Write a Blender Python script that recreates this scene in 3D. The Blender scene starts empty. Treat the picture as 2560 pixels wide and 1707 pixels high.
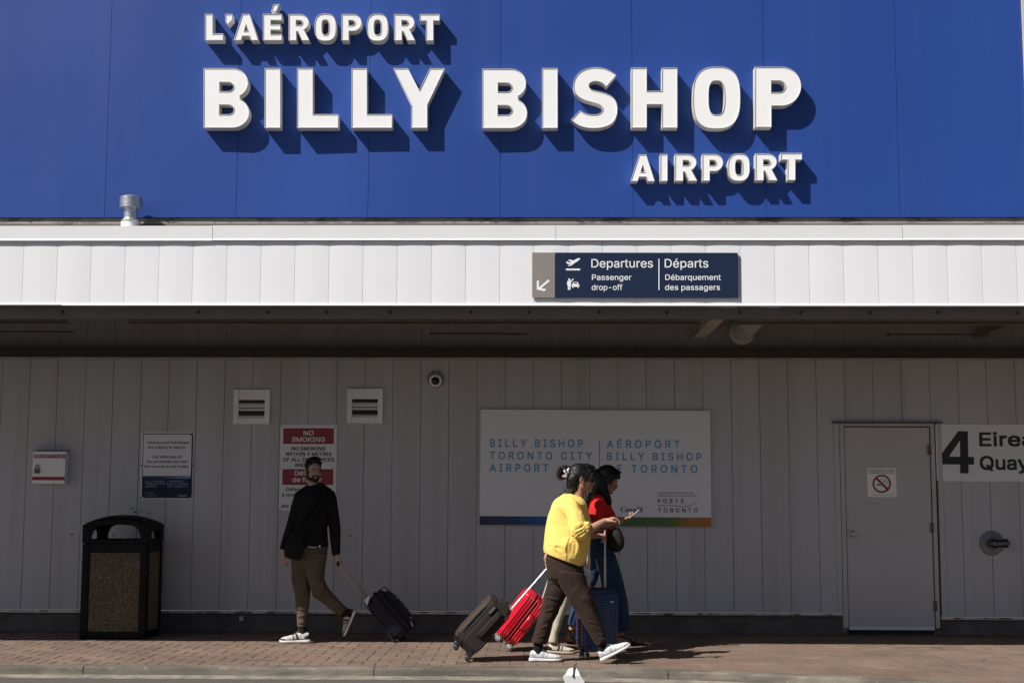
import bpy, bmesh, math, random, os
import numpy as np
from mathutils import Vector, Matrix, Euler
from mathutils.geometry import delaunay_2d_cdt
R = math.radians
random.seed(7); rng = np.random.default_rng(7)
scene = bpy.context.scene
COL = scene.collection

# ------------------------------------------------------------------ camera, sky, sun, exposure
D, CAMH = 15.3515, 1.36
YAW, PITCH, ROLL = -0.0177613, 0.1136883, 0.0030860
def cam_axes():
    cy, sy, cp, sp = math.cos(YAW), math.sin(YAW), math.cos(PITCH), math.sin(PITCH)
    f = Vector((sy*cp, cy*cp, sp)); r0 = Vector((cy, -sy, 0)); u0 = r0.cross(f)
    cr, sr = math.cos(ROLL), math.sin(ROLL)
    return r0*cr + u0*sr, u0*cr - r0*sr, f
CR, CU, CF = cam_axes()
FPX = 3555.0
cam = bpy.data.objects.new('camera', bpy.data.cameras.new('camera')); COL.objects.link(cam)
cam.matrix_world = Matrix(((CR.x, CU.x, -CF.x, 0), (CR.y, CU.y, -CF.y, -D), (CR.z, CU.z, -CF.z, CAMH), (0, 0, 0, 1)))
cam.data.sensor_width = 36; cam.data.lens = FPX/2560*36; cam.data.clip_end = 2000
scene.camera = cam
SUN = Vector((1.33, 1.0, -1.68)).normalized()
world = bpy.data.worlds.new('World'); scene.world = world; world.use_nodes = True
wn = world.node_tree.nodes; wl = world.node_tree.links
sky = wn.new('ShaderNodeTexSky'); sky.sky_type = 'NISHITA'; sky.sun_disc = False; sky.air_density = 0.58; sky.dust_density = 1.6; sky.ozone_density = 1.0
sky.sun_elevation = math.asin(-SUN.z); sky.sun_rotation = math.atan2(-SUN.x, -SUN.y)
wl.new(sky.outputs[0], wn['Background'].inputs[0]); wn['Background'].inputs[1].default_value = 0.05
sun = bpy.data.objects.new('sun', bpy.data.lights.new('sun', 'SUN')); COL.objects.link(sun)
sun.data.energy = 5.0; sun.data.angle = R(0.5); sun.data.color = (1.0, 0.965, 0.92)
sun.rotation_euler = SUN.to_track_quat('-Z', 'Y').to_euler(); sun.location = (-10, -10, 14)
scene.view_settings.view_transform = 'Standard'; scene.view_settings.look = 'None'
scene.view_settings.exposure = 0.3; scene.view_settings.gamma = 1; scene.view_settings.use_curve_mapping = False
scene.cycles.max_bounces = 8

# ------------------------------------------------------------------ helpers
def at(u, v, Y):
    """pixel of the 2560 px photograph -> point on the plane y = Y"""
    d = CR*((u-1280)/FPX) - CU*((v-853.5)/FPX) + CF
    t = (D+Y)/d.y
    return Vector((d.x*t, Y, CAMH + d.z*t))
def ground(u, v, z=0.0):
    d = CR*((u-1280)/FPX) - CU*((v-853.5)/FPX) + CF
    t = (z-CAMH)/d.z
    return Vector((d.x*t, -D+d.y*t, z))
def zoomer(x0, y0, s): return lambda x, y: (x0+x/s, y0+y/s)
OFF = {}
def tag(o, label, cat, group=None):
    o['label'] = label; o['category'] = cat
    if group: o['group'] = group
    return o
def thing(name, loc, label, cat, group=None):
    o = bpy.data.objects.new(name, None); COL.objects.link(o)
    o.empty_display_size = 0.1; o.location = loc; OFF[o] = Vector(loc)
    return tag(o, label, cat, group)
def link(name, me, mat, parent=None, smooth=False):
    """mesh in world coordinates -> object under its thing"""
    o = bpy.data.objects.new(name, me); COL.objects.link(o)
    for m in (mat if isinstance(mat, (list, tuple)) else [mat]): me.materials.append(m)
    if parent is not None:
        off = OFF[parent]; me.transform(Matrix.Translation(-off)); o.parent = parent; OFF[o] = off
    else:
        OFF[o] = Vector((0, 0, 0))
    if smooth: me.polygons.foreach_set('use_smooth', [True]*len(me.polygons))
    return o
def mesh(name, v, f):
    me = bpy.data.meshes.new(name); me.from_pydata([tuple(p) for p in v], [], f); me.update(); return me

class MB:
    """collects shapes into one mesh"""
    def __init__(s): s.bm = bmesh.new(); s.sub = []
    def verts(s, pts, faces, mi=0):
        vs = [s.bm.verts.new(p) for p in pts]
        for f in faces:
            try: s.bm.faces.new([vs[i] for i in f]).material_index = mi
            except ValueError: pass
        return vs
    def box(s, a, b, T=None, bev=0, seg=2, mi=0):
        a, b = Vector(a), Vector(b)
        pts = [Vector((x, y, z)) for z in (a.z, b.z) for y in (a.y, b.y) for x in (a.x, b.x)]
        if T: pts = [T(p) for p in pts]
        vs = s.verts(pts, [(0, 2, 3, 1), (4, 5, 7, 6), (0, 1, 5, 4), (2, 6, 7, 3), (0, 4, 6, 2), (1, 3, 7, 5)], mi)
        if bev:
            es = list({e for v in vs for e in v.link_edges})
            bmesh.ops.bevel(s.bm, geom=es, offset=bev, segments=seg, affect='EDGES', profile=0.5)
    def cyl(s, p0, p1, r0, r1=None, n=16, cap=True, mi=0):
        p0, p1 = Vector(p0), Vector(p1); r1 = r0 if r1 is None else r1
        d = (p1-p0).normalized(); u = d.orthogonal().normalized(); w = d.cross(u)
        pts = [p+(u*math.cos(a)+w*math.sin(a))*r for p, r in ((p0, r0), (p1, r1)) for a in [2*math.pi*i/n for i in range(n)]]
        fs = [(i, (i+1) % n, n+(i+1) % n, n+i) for i in range(n)]
        if cap: fs += [tuple(range(n))[::-1], tuple(range(n, 2*n))]
        s.verts(pts, fs, mi)
    def lathe(s, base, axis, prof, n=32, mi=0):
        base, d = Vector(base), Vector(axis).normalized(); u = d.orthogonal().normalized(); w = d.cross(u)
        pts = [base+d*h+(u*math.cos(a)+w*math.sin(a))*r for r, h in prof for a in [2*math.pi*i/n for i in range(n)]]
        fs = [(k*n+i, k*n+(i+1) % n, (k+1)*n+(i+1) % n, (k+1)*n+i) for k in range(len(prof)-1) for i in range(n)]
        fs += [tuple(range(n))[::-1], tuple(range((len(prof)-1)*n, len(prof)*n))]
        s.verts(pts, fs, mi)
    def tube(s, path, r, n=8, mi=0):
        path = [Vector(p) for p in path]
        rs = r if isinstance(r, (list, tuple)) else [r]*len(path)
        pts = []; up = None
        for i, p in enumerate(path):
            d = (path[min(i+1, len(path)-1)]-path[max(i-1, 0)]).normalized()
            u = d.orthogonal().normalized() if up is None else (up-d*up.dot(d)).normalized()
            up = u; w = d.cross(u)
            pts += [p+(u*math.cos(2*math.pi*k/n)+w*math.sin(2*math.pi*k/n))*rs[i] for k in range(n)]
        fs = [(k*n+i, k*n+(i+1) % n, (k+1)*n+(i+1) % n, (k+1)*n+i) for k in range(len(path)-1) for i in range(n)]
        fs += [tuple(range(n))[::-1], tuple(range((len(path)-1)*n, len(path)*n))]
        s.verts(pts, fs, mi)
    def ell(s, c, r, n=16, m=10, mi=0, T=None):
        c = Vector(c); pts = []; fs = []
        for j in range(m+1):
            th = math.pi*j/m
            for i in range(n):
                ph = 2*math.pi*i/n
                p = c+Vector((r[0]*math.sin(th)*math.cos(ph), r[1]*math.sin(th)*math.sin(ph), r[2]*math.cos(th)))
                pts.append(T(p) if T else p)
        for j in range(m):
            for i in range(n): fs.append((j*n+i, j*n+(i+1) % n, (j+1)*n+(i+1) % n, (j+1)*n+i))
        s.verts(pts, fs, mi)
    def plate(s, poly, th, mi=0):
        """flat polygon in a plane of constant y (world points, front face), thickened towards +y"""
        n = len(poly); poly = [Vector(p) for p in poly]
        back = [p+Vector((0, th, 0)) for p in poly]
        s.verts(poly+back, [tuple(range(n)), tuple(range(2*n-1, n-1, -1))] + [(i, n+i, n+(i+1) % n, (i+1) % n) for i in range(n)], mi)
    def build(s, name, mat, parent=None, smooth=False, bev=0, auto=None):
        for q in s.sub: o = q.build(name, mat, parent, smooth)
        if s.sub and not s.bm.verts: s.bm.free(); return o
        bmesh.ops.remove_doubles(s.bm, verts=s.bm.verts, dist=1e-6)
        bmesh.ops.recalc_face_normals(s.bm, faces=s.bm.faces)
        me = bpy.data.meshes.new(name); s.bm.to_mesh(me); s.bm.free()
        o = link(name, me, mat, parent, smooth)
        if smooth and auto:
            with_sharp(me, auto)
        return o
def with_sharp(me, ang):
    bm = bmesh.new(); bm.from_mesh(me)
    for e in bm.edges:
        if len(e.link_faces) == 2 and e.calc_face_angle(0) > R(ang): e.smooth = False
    bm.to_mesh(me); bm.free()

def M(name, col, rough=0.55, metal=0.0, var=0.08, vscale=3.0, bump=0.0, bscale=120.0, stretch=(1, 1, 1), spec=0.5, coat=0.0, sheen=0.0):
    m = bpy.data.materials.new(name); m.use_nodes = True
    nt = m.node_tree; b = nt.nodes['Principled BSDF']
    b.inputs['Roughness'].default_value = rough; b.inputs['Metallic'].default_value = metal
    b.inputs['Specular IOR Level'].default_value = spec; b.inputs['Coat Weight'].default_value = coat
    b.inputs['Sheen Weight'].default_value = sheen
    tc = nt.nodes.new('ShaderNodeTexCoord'); mp = nt.nodes.new('ShaderNodeMapping'); mp.inputs['Scale'].default_value = stretch
    nt.links.new(tc.outputs['Object'], mp.inputs['Vector'])
    nz = nt.nodes.new('ShaderNodeTexNoise'); nz.inputs['Scale'].default_value = vscale; nz.inputs['Detail'].default_value = 5
    nt.links.new(mp.outputs[0], nz.inputs['Vector'])
    rp = nt.nodes.new('ShaderNodeMapRange'); rp.inputs['From Min'].default_value = .3; rp.inputs['From Max'].default_value = .7
    rp.inputs['To Min'].default_value = 1-var; rp.inputs['To Max'].default_value = 1+var
    nt.links.new(nz.outputs['Fac'], rp.inputs['Value'])
    mx = nt.nodes.new('ShaderNodeVectorMath'); mx.operation = 'SCALE'; mx.inputs[0].default_value = col
    nt.links.new(rp.outputs[0], mx.inputs['Scale']); nt.links.new(mx.outputs[0], b.inputs['Base Color'])
    if bump:
        n2 = nt.nodes.new('ShaderNodeTexNoise'); n2.inputs['Scale'].default_value = bscale; n2.inputs['Detail'].default_value = 4
        nt.links.new(mp.outputs[0], n2.inputs['Vector'])
        bp = nt.nodes.new('ShaderNodeBump'); bp.inputs['Strength'].default_value = bump; bp.inputs['Distance'].default_value = .01
        nt.links.new(n2.outputs['Fac'], bp.inputs['Height']); nt.links.new(bp.outputs[0], b.inputs['Normal'])
    return m
def dirty(m, col, scale, lo, hi, stretch=(1, 1, 1), amt=0.7):
    """stains and wear of their own shape mixed over a material's colour"""
    nt = m.node_tree; b = nt.nodes['Principled BSDF']; src = b.inputs['Base Color'].links[0].from_socket
    tc = nt.nodes.new('ShaderNodeTexCoord'); mp = nt.nodes.new('ShaderNodeMapping'); mp.inputs['Scale'].default_value = stretch
    nz = nt.nodes.new('ShaderNodeTexNoise'); nz.inputs['Scale'].default_value = scale; nz.inputs['Detail'].default_value = 8
    nz.inputs['Roughness'].default_value = .65
    rp = nt.nodes.new('ShaderNodeMapRange'); rp.inputs['From Min'].default_value = lo; rp.inputs['From Max'].default_value = hi
    rp.inputs['To Max'].default_value = amt
    mx = nt.nodes.new('ShaderNodeMix'); mx.data_type = 'RGBA'; mx.inputs['B'].default_value = (*col, 1)
    L = nt.links
    L.new(tc.outputs['Object'], mp.inputs['Vector']); L.new(mp.outputs[0], nz.inputs['Vector']); L.new(nz.outputs['Fac'], rp.inputs['Value'])
    L.new(rp.outputs[0], mx.inputs['Factor']); L.new(src, mx.inputs['A']); L.new(mx.outputs['Result'], b.inputs['Base Color'])
    return m

m_blue = dirty(M('blue_panel_paint', (.0185, .059, .265), .45, var=.10, vscale=.7, stretch=(1, 1, .25), bump=.02, bscale=400, spec=.3), (.055, .09, .26), 2.6, .50, .80, (1.6, 1, .12), .22)
m_letter = dirty(M('letter_acrylic', (.86, .86, .845), .35, var=.03, vscale=2), (.50, .49, .45), 5, .60, .80, (1, 1, .5), .35)
m_return = dirty(M('letter_return_paint', (.70, .68, .62), .45, var=.06), (.18, .13, .09), 16, .60, .78, (1, 1, 1), .7)
m_rim = M('letter_rim_trim', (.60, .58, .62), .35, .2, var=.05)
m_fascia = dirty(M('white_fascia_metal', (.745, .752, .765), .45, var=.025, vscale=1.2), (.55, .54, .52), 4, .66, .85, (1, 1, .3), .25)
m_cap = dirty(M('white_flashing', (.715, .72, .73), .42, var=.02), (.5, .49, .47), 3, .62, .8, (.4, 1, 2), .25)
m_flash = dirty(M('weathered_flashing', (.30, .275, .24), .7, var=.2, vscale=4), (.08, .07, .06), 7, .5, .62, (.6, 1, 2), .9)
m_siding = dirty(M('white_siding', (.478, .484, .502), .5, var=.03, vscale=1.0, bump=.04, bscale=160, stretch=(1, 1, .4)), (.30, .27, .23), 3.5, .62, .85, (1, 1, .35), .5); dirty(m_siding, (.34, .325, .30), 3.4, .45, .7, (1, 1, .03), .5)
m_found = dirty(M('dark_foundation', (.105, .092, .080), .85, var=.25, vscale=5, bump=.2, bscale=60), (.09, .087, .084), 9, .62, .75, (1, 1, 1), .5)
m_drip = dirty(M('drip_edge', (.5, .49, .47), .5), (.05, .045, .04), 6, .48, .6, (1, 1, 1), .9)
m_door = dirty(M('door_paint', (.49, .475, .475), .42, var=.03, vscale=2), (.2, .15, .11), 6, .70, .82, (1, 1, .6), .6)
m_frame = dirty(M('door_frame_paint', (.50, .475, .44), .5, var=.05), (.12, .08, .05), 10, .60, .72, (1, 1, .4), .8)
m_gap = M('dark_gap', (.03, .025, .022), .8)
m_steel = M('worn_steel', (.42, .40, .37), .38, .9, var=.15, vscale=20)
m_chrome = M('chrome', (.55, .55, .56), .12, 1, var=.05)
m_galv = dirty(M('galvanised_steel', (.62, .63, .65), .33, .9, var=.1, vscale=9, stretch=(4, 4, .4)), (.4, .38, .35), 8, .55, .75, (1, 1, 1), .5)
m_white = M('white_enamel', (.73, .73, .745), .45, var=.03); m_bright = M('bright_white', (.86, .86, .87), .45, var=.03)
m_whitelet = M('white_lettering', (.82, .82, .84), .5, var=.0)
m_black = M('black_print', (.016, .016, .018), .5, var=.0)
m_red = M('red_print', (.26, .012, .022), .45, var=.04)
m_navy = M('navy_print', (.009, .019, .052), .6, var=.03, spec=.2)
m_navyd = M('dark_navy_print', (.010, .011, .038), .5, var=.03, spec=.3)
m_grey = M('warm_grey_print', (.24, .212, .195), .45, var=.02)
m_cyan = M('light_blue_print', (.085, .35, .60), .5, var=.05)
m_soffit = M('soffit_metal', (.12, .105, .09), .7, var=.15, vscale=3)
m_beam = M('canopy_steel', (.26, .235, .21), .65, var=.12, vscale=4)
m_net = M('net_cord', (.055, .048, .042), .8, var=.05)
m_wood = M('weathered_white_wood', (.84, .86, .88), .6, var=.08, vscale=8, stretch=(1, 1, .2), bump=.15, bscale=90)
m_dark = M('dark_void', (.03, .028, .026), .8)
m_rubber = M('black_rubber', (.02, .02, .02), .6)
m_bplastic = M('black_plastic', (.006, .006, .0065), .6, var=.1, bump=.05, bscale=300, spec=.15)

# ------------------------------------------------------------------ ground
def mpave():
    m = M('clay_pavers', (.170, .114, .083), .88, var=.2, vscale=1.3, bump=.25, bscale=90)
    nt = m.node_tree; b = nt.nodes['Principled BSDF']; src = b.inputs['Base Color'].links[0].from_socket
    a = nt.nodes.new('ShaderNodeAttribute'); a.attribute_name = 'tone'
    mx = nt.nodes.new('ShaderNodeVectorMath'); mx.operation = 'MULTIPLY'
    nt.links.new(src, mx.inputs[0]); nt.links.new(a.outputs['Color'], mx.inputs[1]); nt.links.new(mx.outputs[0], b.inputs['Base Color'])
    return dirty(dirty(m, (.25, .20, .155), 2.2, .56, .75, (1, 1, 1), .35), (.07, .055, .045), 3.1, .60, .72, (1, 1, 1), .45)
m_pave = mpave()
m_joint = M('joint_sand', (.10, .075, .058), .95, var=.2, vscale=20)
m_kerb = dirty(dirty(M('kerb_concrete', (.175, .153, .120), .9, var=.15, vscale=4, bump=.4, bscale=70), (.07, .062, .05), 2.6, .40, .60, (.6, 1, 3), .85), (.36, .33, .27), 11, .6, .7, (1, 1, 2), .5)
m_gutter = dirty(M('gutter_concrete', (.22, .19, .15), .95, var=.3, vscale=9, bump=.5, bscale=60), (.13, .12, .105), 6, .5, .62, (.6, 1, 1), .8)
m_road = dirty(M('asphalt', (.088, .080, .072), .9, var=.22, vscale=60, bump=.6, bscale=220), (.12, .11, .098), 1.3, .5, .75, (.5, 1, 1), .4)
def structure(o): o['kind'] = 'structure'; return o
KY0, KY1, RZ = -3.27, -3.11, -0.085
def KC(x):   # the kerb bows out towards the road on the right
    t = max(0.0, x+.3); return -.0725*min(t, 5.5)**2-.8*max(0.0, t-5.5)
g = MB()
g.verts([(-150, -150, RZ), (150, -150, RZ), (150, KY0-.16, RZ), (-150, KY0-.16, RZ)], [(0, 1, 2, 3)])
g.verts([(-150, KY0-.16, RZ), (150, KY0-.16, RZ), (150, 40, RZ-.1), (-150, 40, RZ-.1)], [(0, 1, 2, 3)])
structure(g.build('road', m_road))
g = MB(); g.verts([(-150, -150, RZ+.03), (150, -150, RZ+.03), (150, -21, RZ+.03), (-150, -21, RZ+.03)], [(0, 1, 2, 3)])
structure(g.build('bounce_verge', M('bounce_ground', (.11, .105, .075), .95, var=.3, vscale=.8)))  # unseen ground behind the camera, added to set the bounce on the wall
# kerb with a sloping gutter apron, in cast lengths with open joints
g = MB(); x = -16.0
prof = [(KY0-.006, RZ-.05), (KY0-.004, RZ+.012), (KY0+.006, -.020), (KY0+.012, -.008), (KY0+.024, -.001), (KY1, .0), (KY1, RZ-.05)]
while x < 16:
    L = 2.44; n = len(prof); seg = 12; j = [rng.normal(0, .0022, 2) for _ in range(seg+1)]
    pts = []
    for k in range(seg+1):
        xx = x+.004+(L-.008)*k/seg
        for (y, z) in prof: pts.append((xx, y+KC(xx)+(j[k][0] if -.09 < z < .02 and y < KY1-.01 else 0), z+(j[k][1] if z > RZ else 0)))
    fs = [(k*n+i, k*n+i+1, (k+1)*n+i+1, (k+1)*n+i) for k in range(seg) for i in range(n-1)]
    fs += [tuple(range(n)), tuple(range(seg*n, seg*n+n))[::-1]]
    g.verts(pts, fs); x += L
structure(g.build('kerb', m_kerb))
g = MB(); n = 300; pts = []
for i in range(n+1):
    x = -16+32*i/n; c = KC(x); pts += [(x, c+KY0-.13+rng.normal(0, .006), RZ+.002), (x, c+KY0-.07, RZ+.008+rng.normal(0, .001)), (x, c+KY0-.005, RZ+.018)]
g.verts(pts, [(3*i+j, 3*i+3+j, 3*i+4+j, 3*i+1+j) for i in range(n) for j in range(2)])
structure(g.build('gutter', m_gutter))
# pavement: interlocking clay pavers laid in herringbone, each with its own tilt and tone
g = MB(); tones = []
a, jn = .115, .0045
def paver(x0, y0, x1, y1):
    y1 = min(y1, -.16); la, lb = KY1+.004+KC(x0), KY1+.004+KC(x1)
    if y1-max(y0, la, lb) < .015: return
    h = [rng.normal(0, .0013) for _ in range(4)]; z0 = -.002+rng.normal(0, .0010); c = .0045
    x0 += jn/2; x1 -= jn/2; y1 -= jn/2; ya, yb = max(y0+jn/2, la), max(y0+jn/2, lb)
    pts = [(x0, ya, -.03), (x1, yb, -.03), (x1, y1, -.03), (x0, y1, -.03),
           (x0, ya, z0-c+h[0]), (x1, yb, z0-c+h[1]), (x1, y1, z0-c+h[2]), (x0, y1, z0-c+h[3]),
           (x0+c, ya+c, z0+h[0]), (x1-c, yb+c, z0+h[1]), (x1-c, y1-c, z0+h[2]), (x0+c, y1-c, z0+h[3])]
    fs = [(8, 9, 10, 11)]+[(4+i, 4+(i+1) % 4, 8+(i+1) % 4, 8+i) for i in range(4)]+[(i, (i+1) % 4, 4+(i+1) % 4, 4+i) for i in range(4)]
    g.verts(pts, fs)
    t = 1+rng.normal(0, .055); w = rng.normal(0, .02); tones.extend([(t*(1+w), t, t*(1-w), 1)]*12)
for j in range(-2, 62):
    y = -.12-j*a
    for i in range(-32, 24):
        bx = i*4*a+(j % 4)*a
        if j > 28 and bx < .2: continue
        paver(bx, y-a, bx+2*a, y)          # stretcher
        paver(bx+2*a, y-a, bx+3*a, y+a)    # header, two rows tall
bmesh.ops.recalc_face_normals(g.bm, faces=g.bm.faces)
me = bpy.data.meshes.new('pavement'); g.bm.to_mesh(me); g.bm.free()
ca = me.color_attributes.new('tone', 'FLOAT_COLOR', 'POINT'); ca.data.foreach_set('color', np.array(tones, 'f').ravel())
structure(link('pavement', me, m_pave))
g = MB(); n = 160; pts = []
for i in range(n+1): x = -16+29*i/n; pts += [(x, KY1+.002+KC(x), -.0052), (x, .3, -.0052)]
g.verts(pts, [(2*i, 2*i+2, 2*i+3, 2*i+1) for i in range(n)])
structure(g.build('pavement_bed', m_joint))

# ------------------------------------------------------------------ terminal building
YF, YB = -2.858, -2.50
bld = thing('terminal_building', (0, 0, 0), 'airport terminal with blue upper cladding, white canopy fascia and shaded white siding wall', 'building')
Z7 = zoomer(2060, 1030, 2.704)
def w7(x, y, Y=0): return at(*Z7(x, y), Y)
dl, dr = w7(168, 1478).x, w7(757, 1478).x; jl, jr = w7(135, 1478).x, w7(786, 1478).x; gr = w7(801, 1478).x
dtop, dbot = w7(416, 98).z, w7(460, 1478).z; htop = w7(416, 76).z
X0, PW = -5.5257, .3048; ZB, ZBR = .225, .19; XE = 14.0
def siding_strip(g, xa, xb, za, zb):
    xs = [(xa, 0.0)]
    k = math.ceil((xa-X0)/PW+.02)
    while X0+k*PW < xb-.02:
        xc = X0+k*PW; wd = .0042+.0012*math.sin(k*2.3)
        xs += [(xc-wd, .0), (xc-wd*.5, .011), (xc+wd*.5, .011), (xc+wd, .0)]; k += 1
    xs.append((xb, 0.0)); n = len(xs)
    pts = [(x, y+(.0015*math.sin(x*2.1) if y == 0 else 0), z) for z in (za, zb) for (x, y) in xs]
    g.verts(pts, [(i, i+1, n+i+1, n+i) for i in range(n-1)])
    # ends and lower return
    g.verts([(xa, 0, za), (xb, 0, za), (xb, .08, za), (xa, .08, za)], [(0, 1, 2, 3)])
    for x in (xa, xb): g.verts([(x, 0, za), (x, .08, za), (x, .08, zb), (x, 0, zb)], [(0, 1, 2, 3)])
g = MB()
siding_strip(g, -XE, jl-.004, ZB, 3.55); siding_strip(g, jl-.004, gr, htop+.012, 3.55); siding_strip(g, gr, XE, ZBR, 3.55)
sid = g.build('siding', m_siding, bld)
g = MB()
for (xa, xb, z) in ((-XE, jl-.004, ZB), (gr, XE, ZBR)):
    x = xa
    while x < xb:
        x2 = min(x+3.05, xb); g.box((x+.002, -.016, z-.026+.004*math.sin(x*3)), (x2-.002, .02, z-.006)); x = x2
g.build('drip_edge', m_drip, bld)
g = MB()
for (xa, xb, z) in ((-XE, jl-.004, ZB-.03), (gr, XE, ZBR-.03)):
    n = 60; pts = []
    for k in range(n+1):
        xx = xa+(xb-xa)*k/n; pts += [(xx, .03, z), (xx, .028, z*.5), (xx, .012, .0), (xx, -.02, -.02)]
    g.verts(pts, [(4*k+i, 4*k+4+i, 4*k+5+i, 4*k+1+i) for k in range(n) for i in range(3)])
g.box((-XE, -.16, -.02), (XE, .02, -.0045))
g.build('foundation', m_found, bld)
# corner boards at the door opening, with nails
for xa, xb, z in ((jl-.062, jl-.006, ZB), (gr+.002, gr+.05, ZBR)):
    g = MB(); g.box((xa, -.012, z), (xb, -.001, htop), bev=.002); g.build('corner_board', m_siding, bld)
# door
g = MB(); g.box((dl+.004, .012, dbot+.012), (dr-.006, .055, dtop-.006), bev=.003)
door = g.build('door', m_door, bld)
g = MB()
g.box((jl, -.006, .0), (dl-.004, .09, htop)); g.box((dr+.004, -.006, .0), (jr, .09, htop)); g.box((dl-.004, -.006, dtop+.006), (dr+.004, .09, htop))
g.build('door_frame', m_frame, door)
g = MB(); g.box((jr, .03, 0), (gr, .10, htop+.012)); g.box((dl-.01, .0551, .0), (dr+.01, .09, dtop+.01)); g.build('frame_gap', m_gap, door)
g = MB(); g.box((dl+.01, .002, dbot+.01), (dr-.01, .012, dbot+.045), bev=.002)
for k in range(5): g.cyl((dl+.08+k*(dr-dl-.16)/4, .003, dbot+.028), (dl+.08+k*(dr-dl-.16)/4, -.001, dbot+.028), .005, n=8)
g.build('bottom_sweep', m_white, door)
p = w7(195, 822)
g = MB(); g.lathe((p.x, .012, p.z), (0, -1, 0), [(.034, 0), (.034, .006), (.03, .01), (.013, .014), (.012, .035), (.025, .043), (.029, .055), (.024, .066), (.010, .070)], 24)
g.build('knob', m_steel, door, True, auto=40)
for (hx, hy) in ((712, 257), (730, 780), (752, 1310)):
    p = w7(hx, hy); g = MB(); g.cyl((p.x, -.006, p.z-.055), (p.x, -.006, p.z+.055), .0085, n=10); g.box((p.x-.02, -.0085, p.z-.05), (p.x+.02, -.0065, p.z+.05))
    g.build('hinge', M('rusty_hinge', (.17, .12, .085), .7, .4, var=.3, vscale=30), door)
for (rx, ry) in ((150, 1465), (775, 1462)):
    p = w7(rx, ry); g = MB(); g.box((p.x-.03, -.0085, .0), (p.x+.026, -.0062, .075), bev=.004)
    g.build('rust_patch', dirty(M('rust', (.12, .055, .03), .9, var=.4, vscale=30), (.3, .24, .19), 14, .5, .6), door)
a_, b_ = w7(52, 68), w7(793, 75)
g = MB(); g.box((a_.x, -.045, htop+.004), (b_.x, .0, htop+.018)); g.box((a_.x, -.045, htop-.004), (b_.x, -.04, htop+.004))
g.build('drip_cap', M('dark_drip_cap', (.10, .09, .08), .6, var=.2), door)
# scuffs and paint losses on the door leaf
m_scuff = M('scuff_mark', (.12, .10, .09), .8, var=.3, vscale=40)
for (x1, y1, x2, y2, w) in ((300, 1298, 318, 1302, 6), (310, 930, 322, 929, 4), (338, 926, 352, 925, 3), (655, 488, 662, 514, 2.4), (142, 590, 143, 700, 3.5), (147, 785, 148, 840, 5), (224, 1393, 252, 1372, 2), (378, 1093, 440, 1143, 1.6), (168, 1180, 180, 1190, 3), (280, 610, 330, 622, 3.5), (330, 618, 365, 616, 3)):
    p, q = w7(x1, y1, .0112), w7(x2, y2, .0112); d = (q-p).normalized(); nrm = Vector((-d.z, 0, d.x))*w/2/2.704/232
    g = MB(); g.plate([p-nrm, q-nrm*.4, q+nrm*.4, p+nrm], .0006); g.build('scuff', m_scuff, door)

for (u, v, w_, h_) in ((331, 1270, 5, 2.2), (338, 1279, 4, 3.0), (373, 1281, 6, 2.4), (352, 1276, 7, 1.4), (284, 1337, 5, 2), (180, 1335, 4, 2.5), (876, 1338, 5, 2), (1188, 1330, 3, 1.6), (1745, 965, 1.5, 1.2), (1660, 1100, 1.4, 1.2)):
    p = at(u, v, -.0012); g = MB(); g.plate([p+Vector((w_/232*rng.uniform(.6, 1.1)*math.cos(t), 0, h_/232*rng.uniform(.5, 1.1)*math.sin(t))) for t in np.linspace(0, 6.28, 11)[:-1]], .0008); g.build('smudge', m_scuff, bld)
p = at(603, 1545, .004); g = MB(); g.box((p.x-.022, p.y, p.z-.024), (p.x+.022, p.y+.02, p.z+.024), bev=.004); g.build('label_plate', m_drip, bld)
# canopy
z_fb, z_cb, z_ct, z_bb = 3.106, 3.693, 3.824, 3.975
XF = -4.6012
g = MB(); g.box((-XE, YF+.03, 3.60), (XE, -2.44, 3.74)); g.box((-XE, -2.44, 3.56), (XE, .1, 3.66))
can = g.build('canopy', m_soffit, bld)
g = MB(); pts = []; nseg = 10; fs = []
k0, k1 = int((-XE-XF)/PW), int((XE-XF)/PW)
for k in range(k0, k1):
    xa = XF+k*PW; b_h = .0024+.001*math.sin(k*1.7); base = len(pts)
    for i in range(nseg+1):
        t = i/nseg
        x = xa+.0012+(PW-.0024)*t; y = YF-b_h*(1-(2*t-1)**2)-.0012*math.sin(k*2.9)*(t-.5)
        pts += [(x, y, z_fb+.014), (x, y, z_cb+.05)]
    pts += [(xa+.0012, YF+.012, z_fb+.014), (xa+.0012, YF+.012, z_cb+.05), (xa+PW-.0012, YF+.012, z_fb+.014), (xa+PW-.0012, YF+.012, z_cb+.05)]
    fs += [(base+2*i, base+2*i+2, base+2*i+3, base+2*i+1) for i in range(nseg)]
    e = base+2*nseg+2
    fs += [(e, base, base+1, e+1), (base+2*nseg, e+2, e+3, base+2*nseg+1)]
g.verts(pts, fs)
fas = g.build('fascia', m_fascia, can, True, auto=35)
g = MB(); g.box((-XE, YF+.012, z_fb+.012), (XE, YF+.03, z_cb+.06)); g.build('fascia_backing', m_fascia, can)
g = MB()
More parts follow.
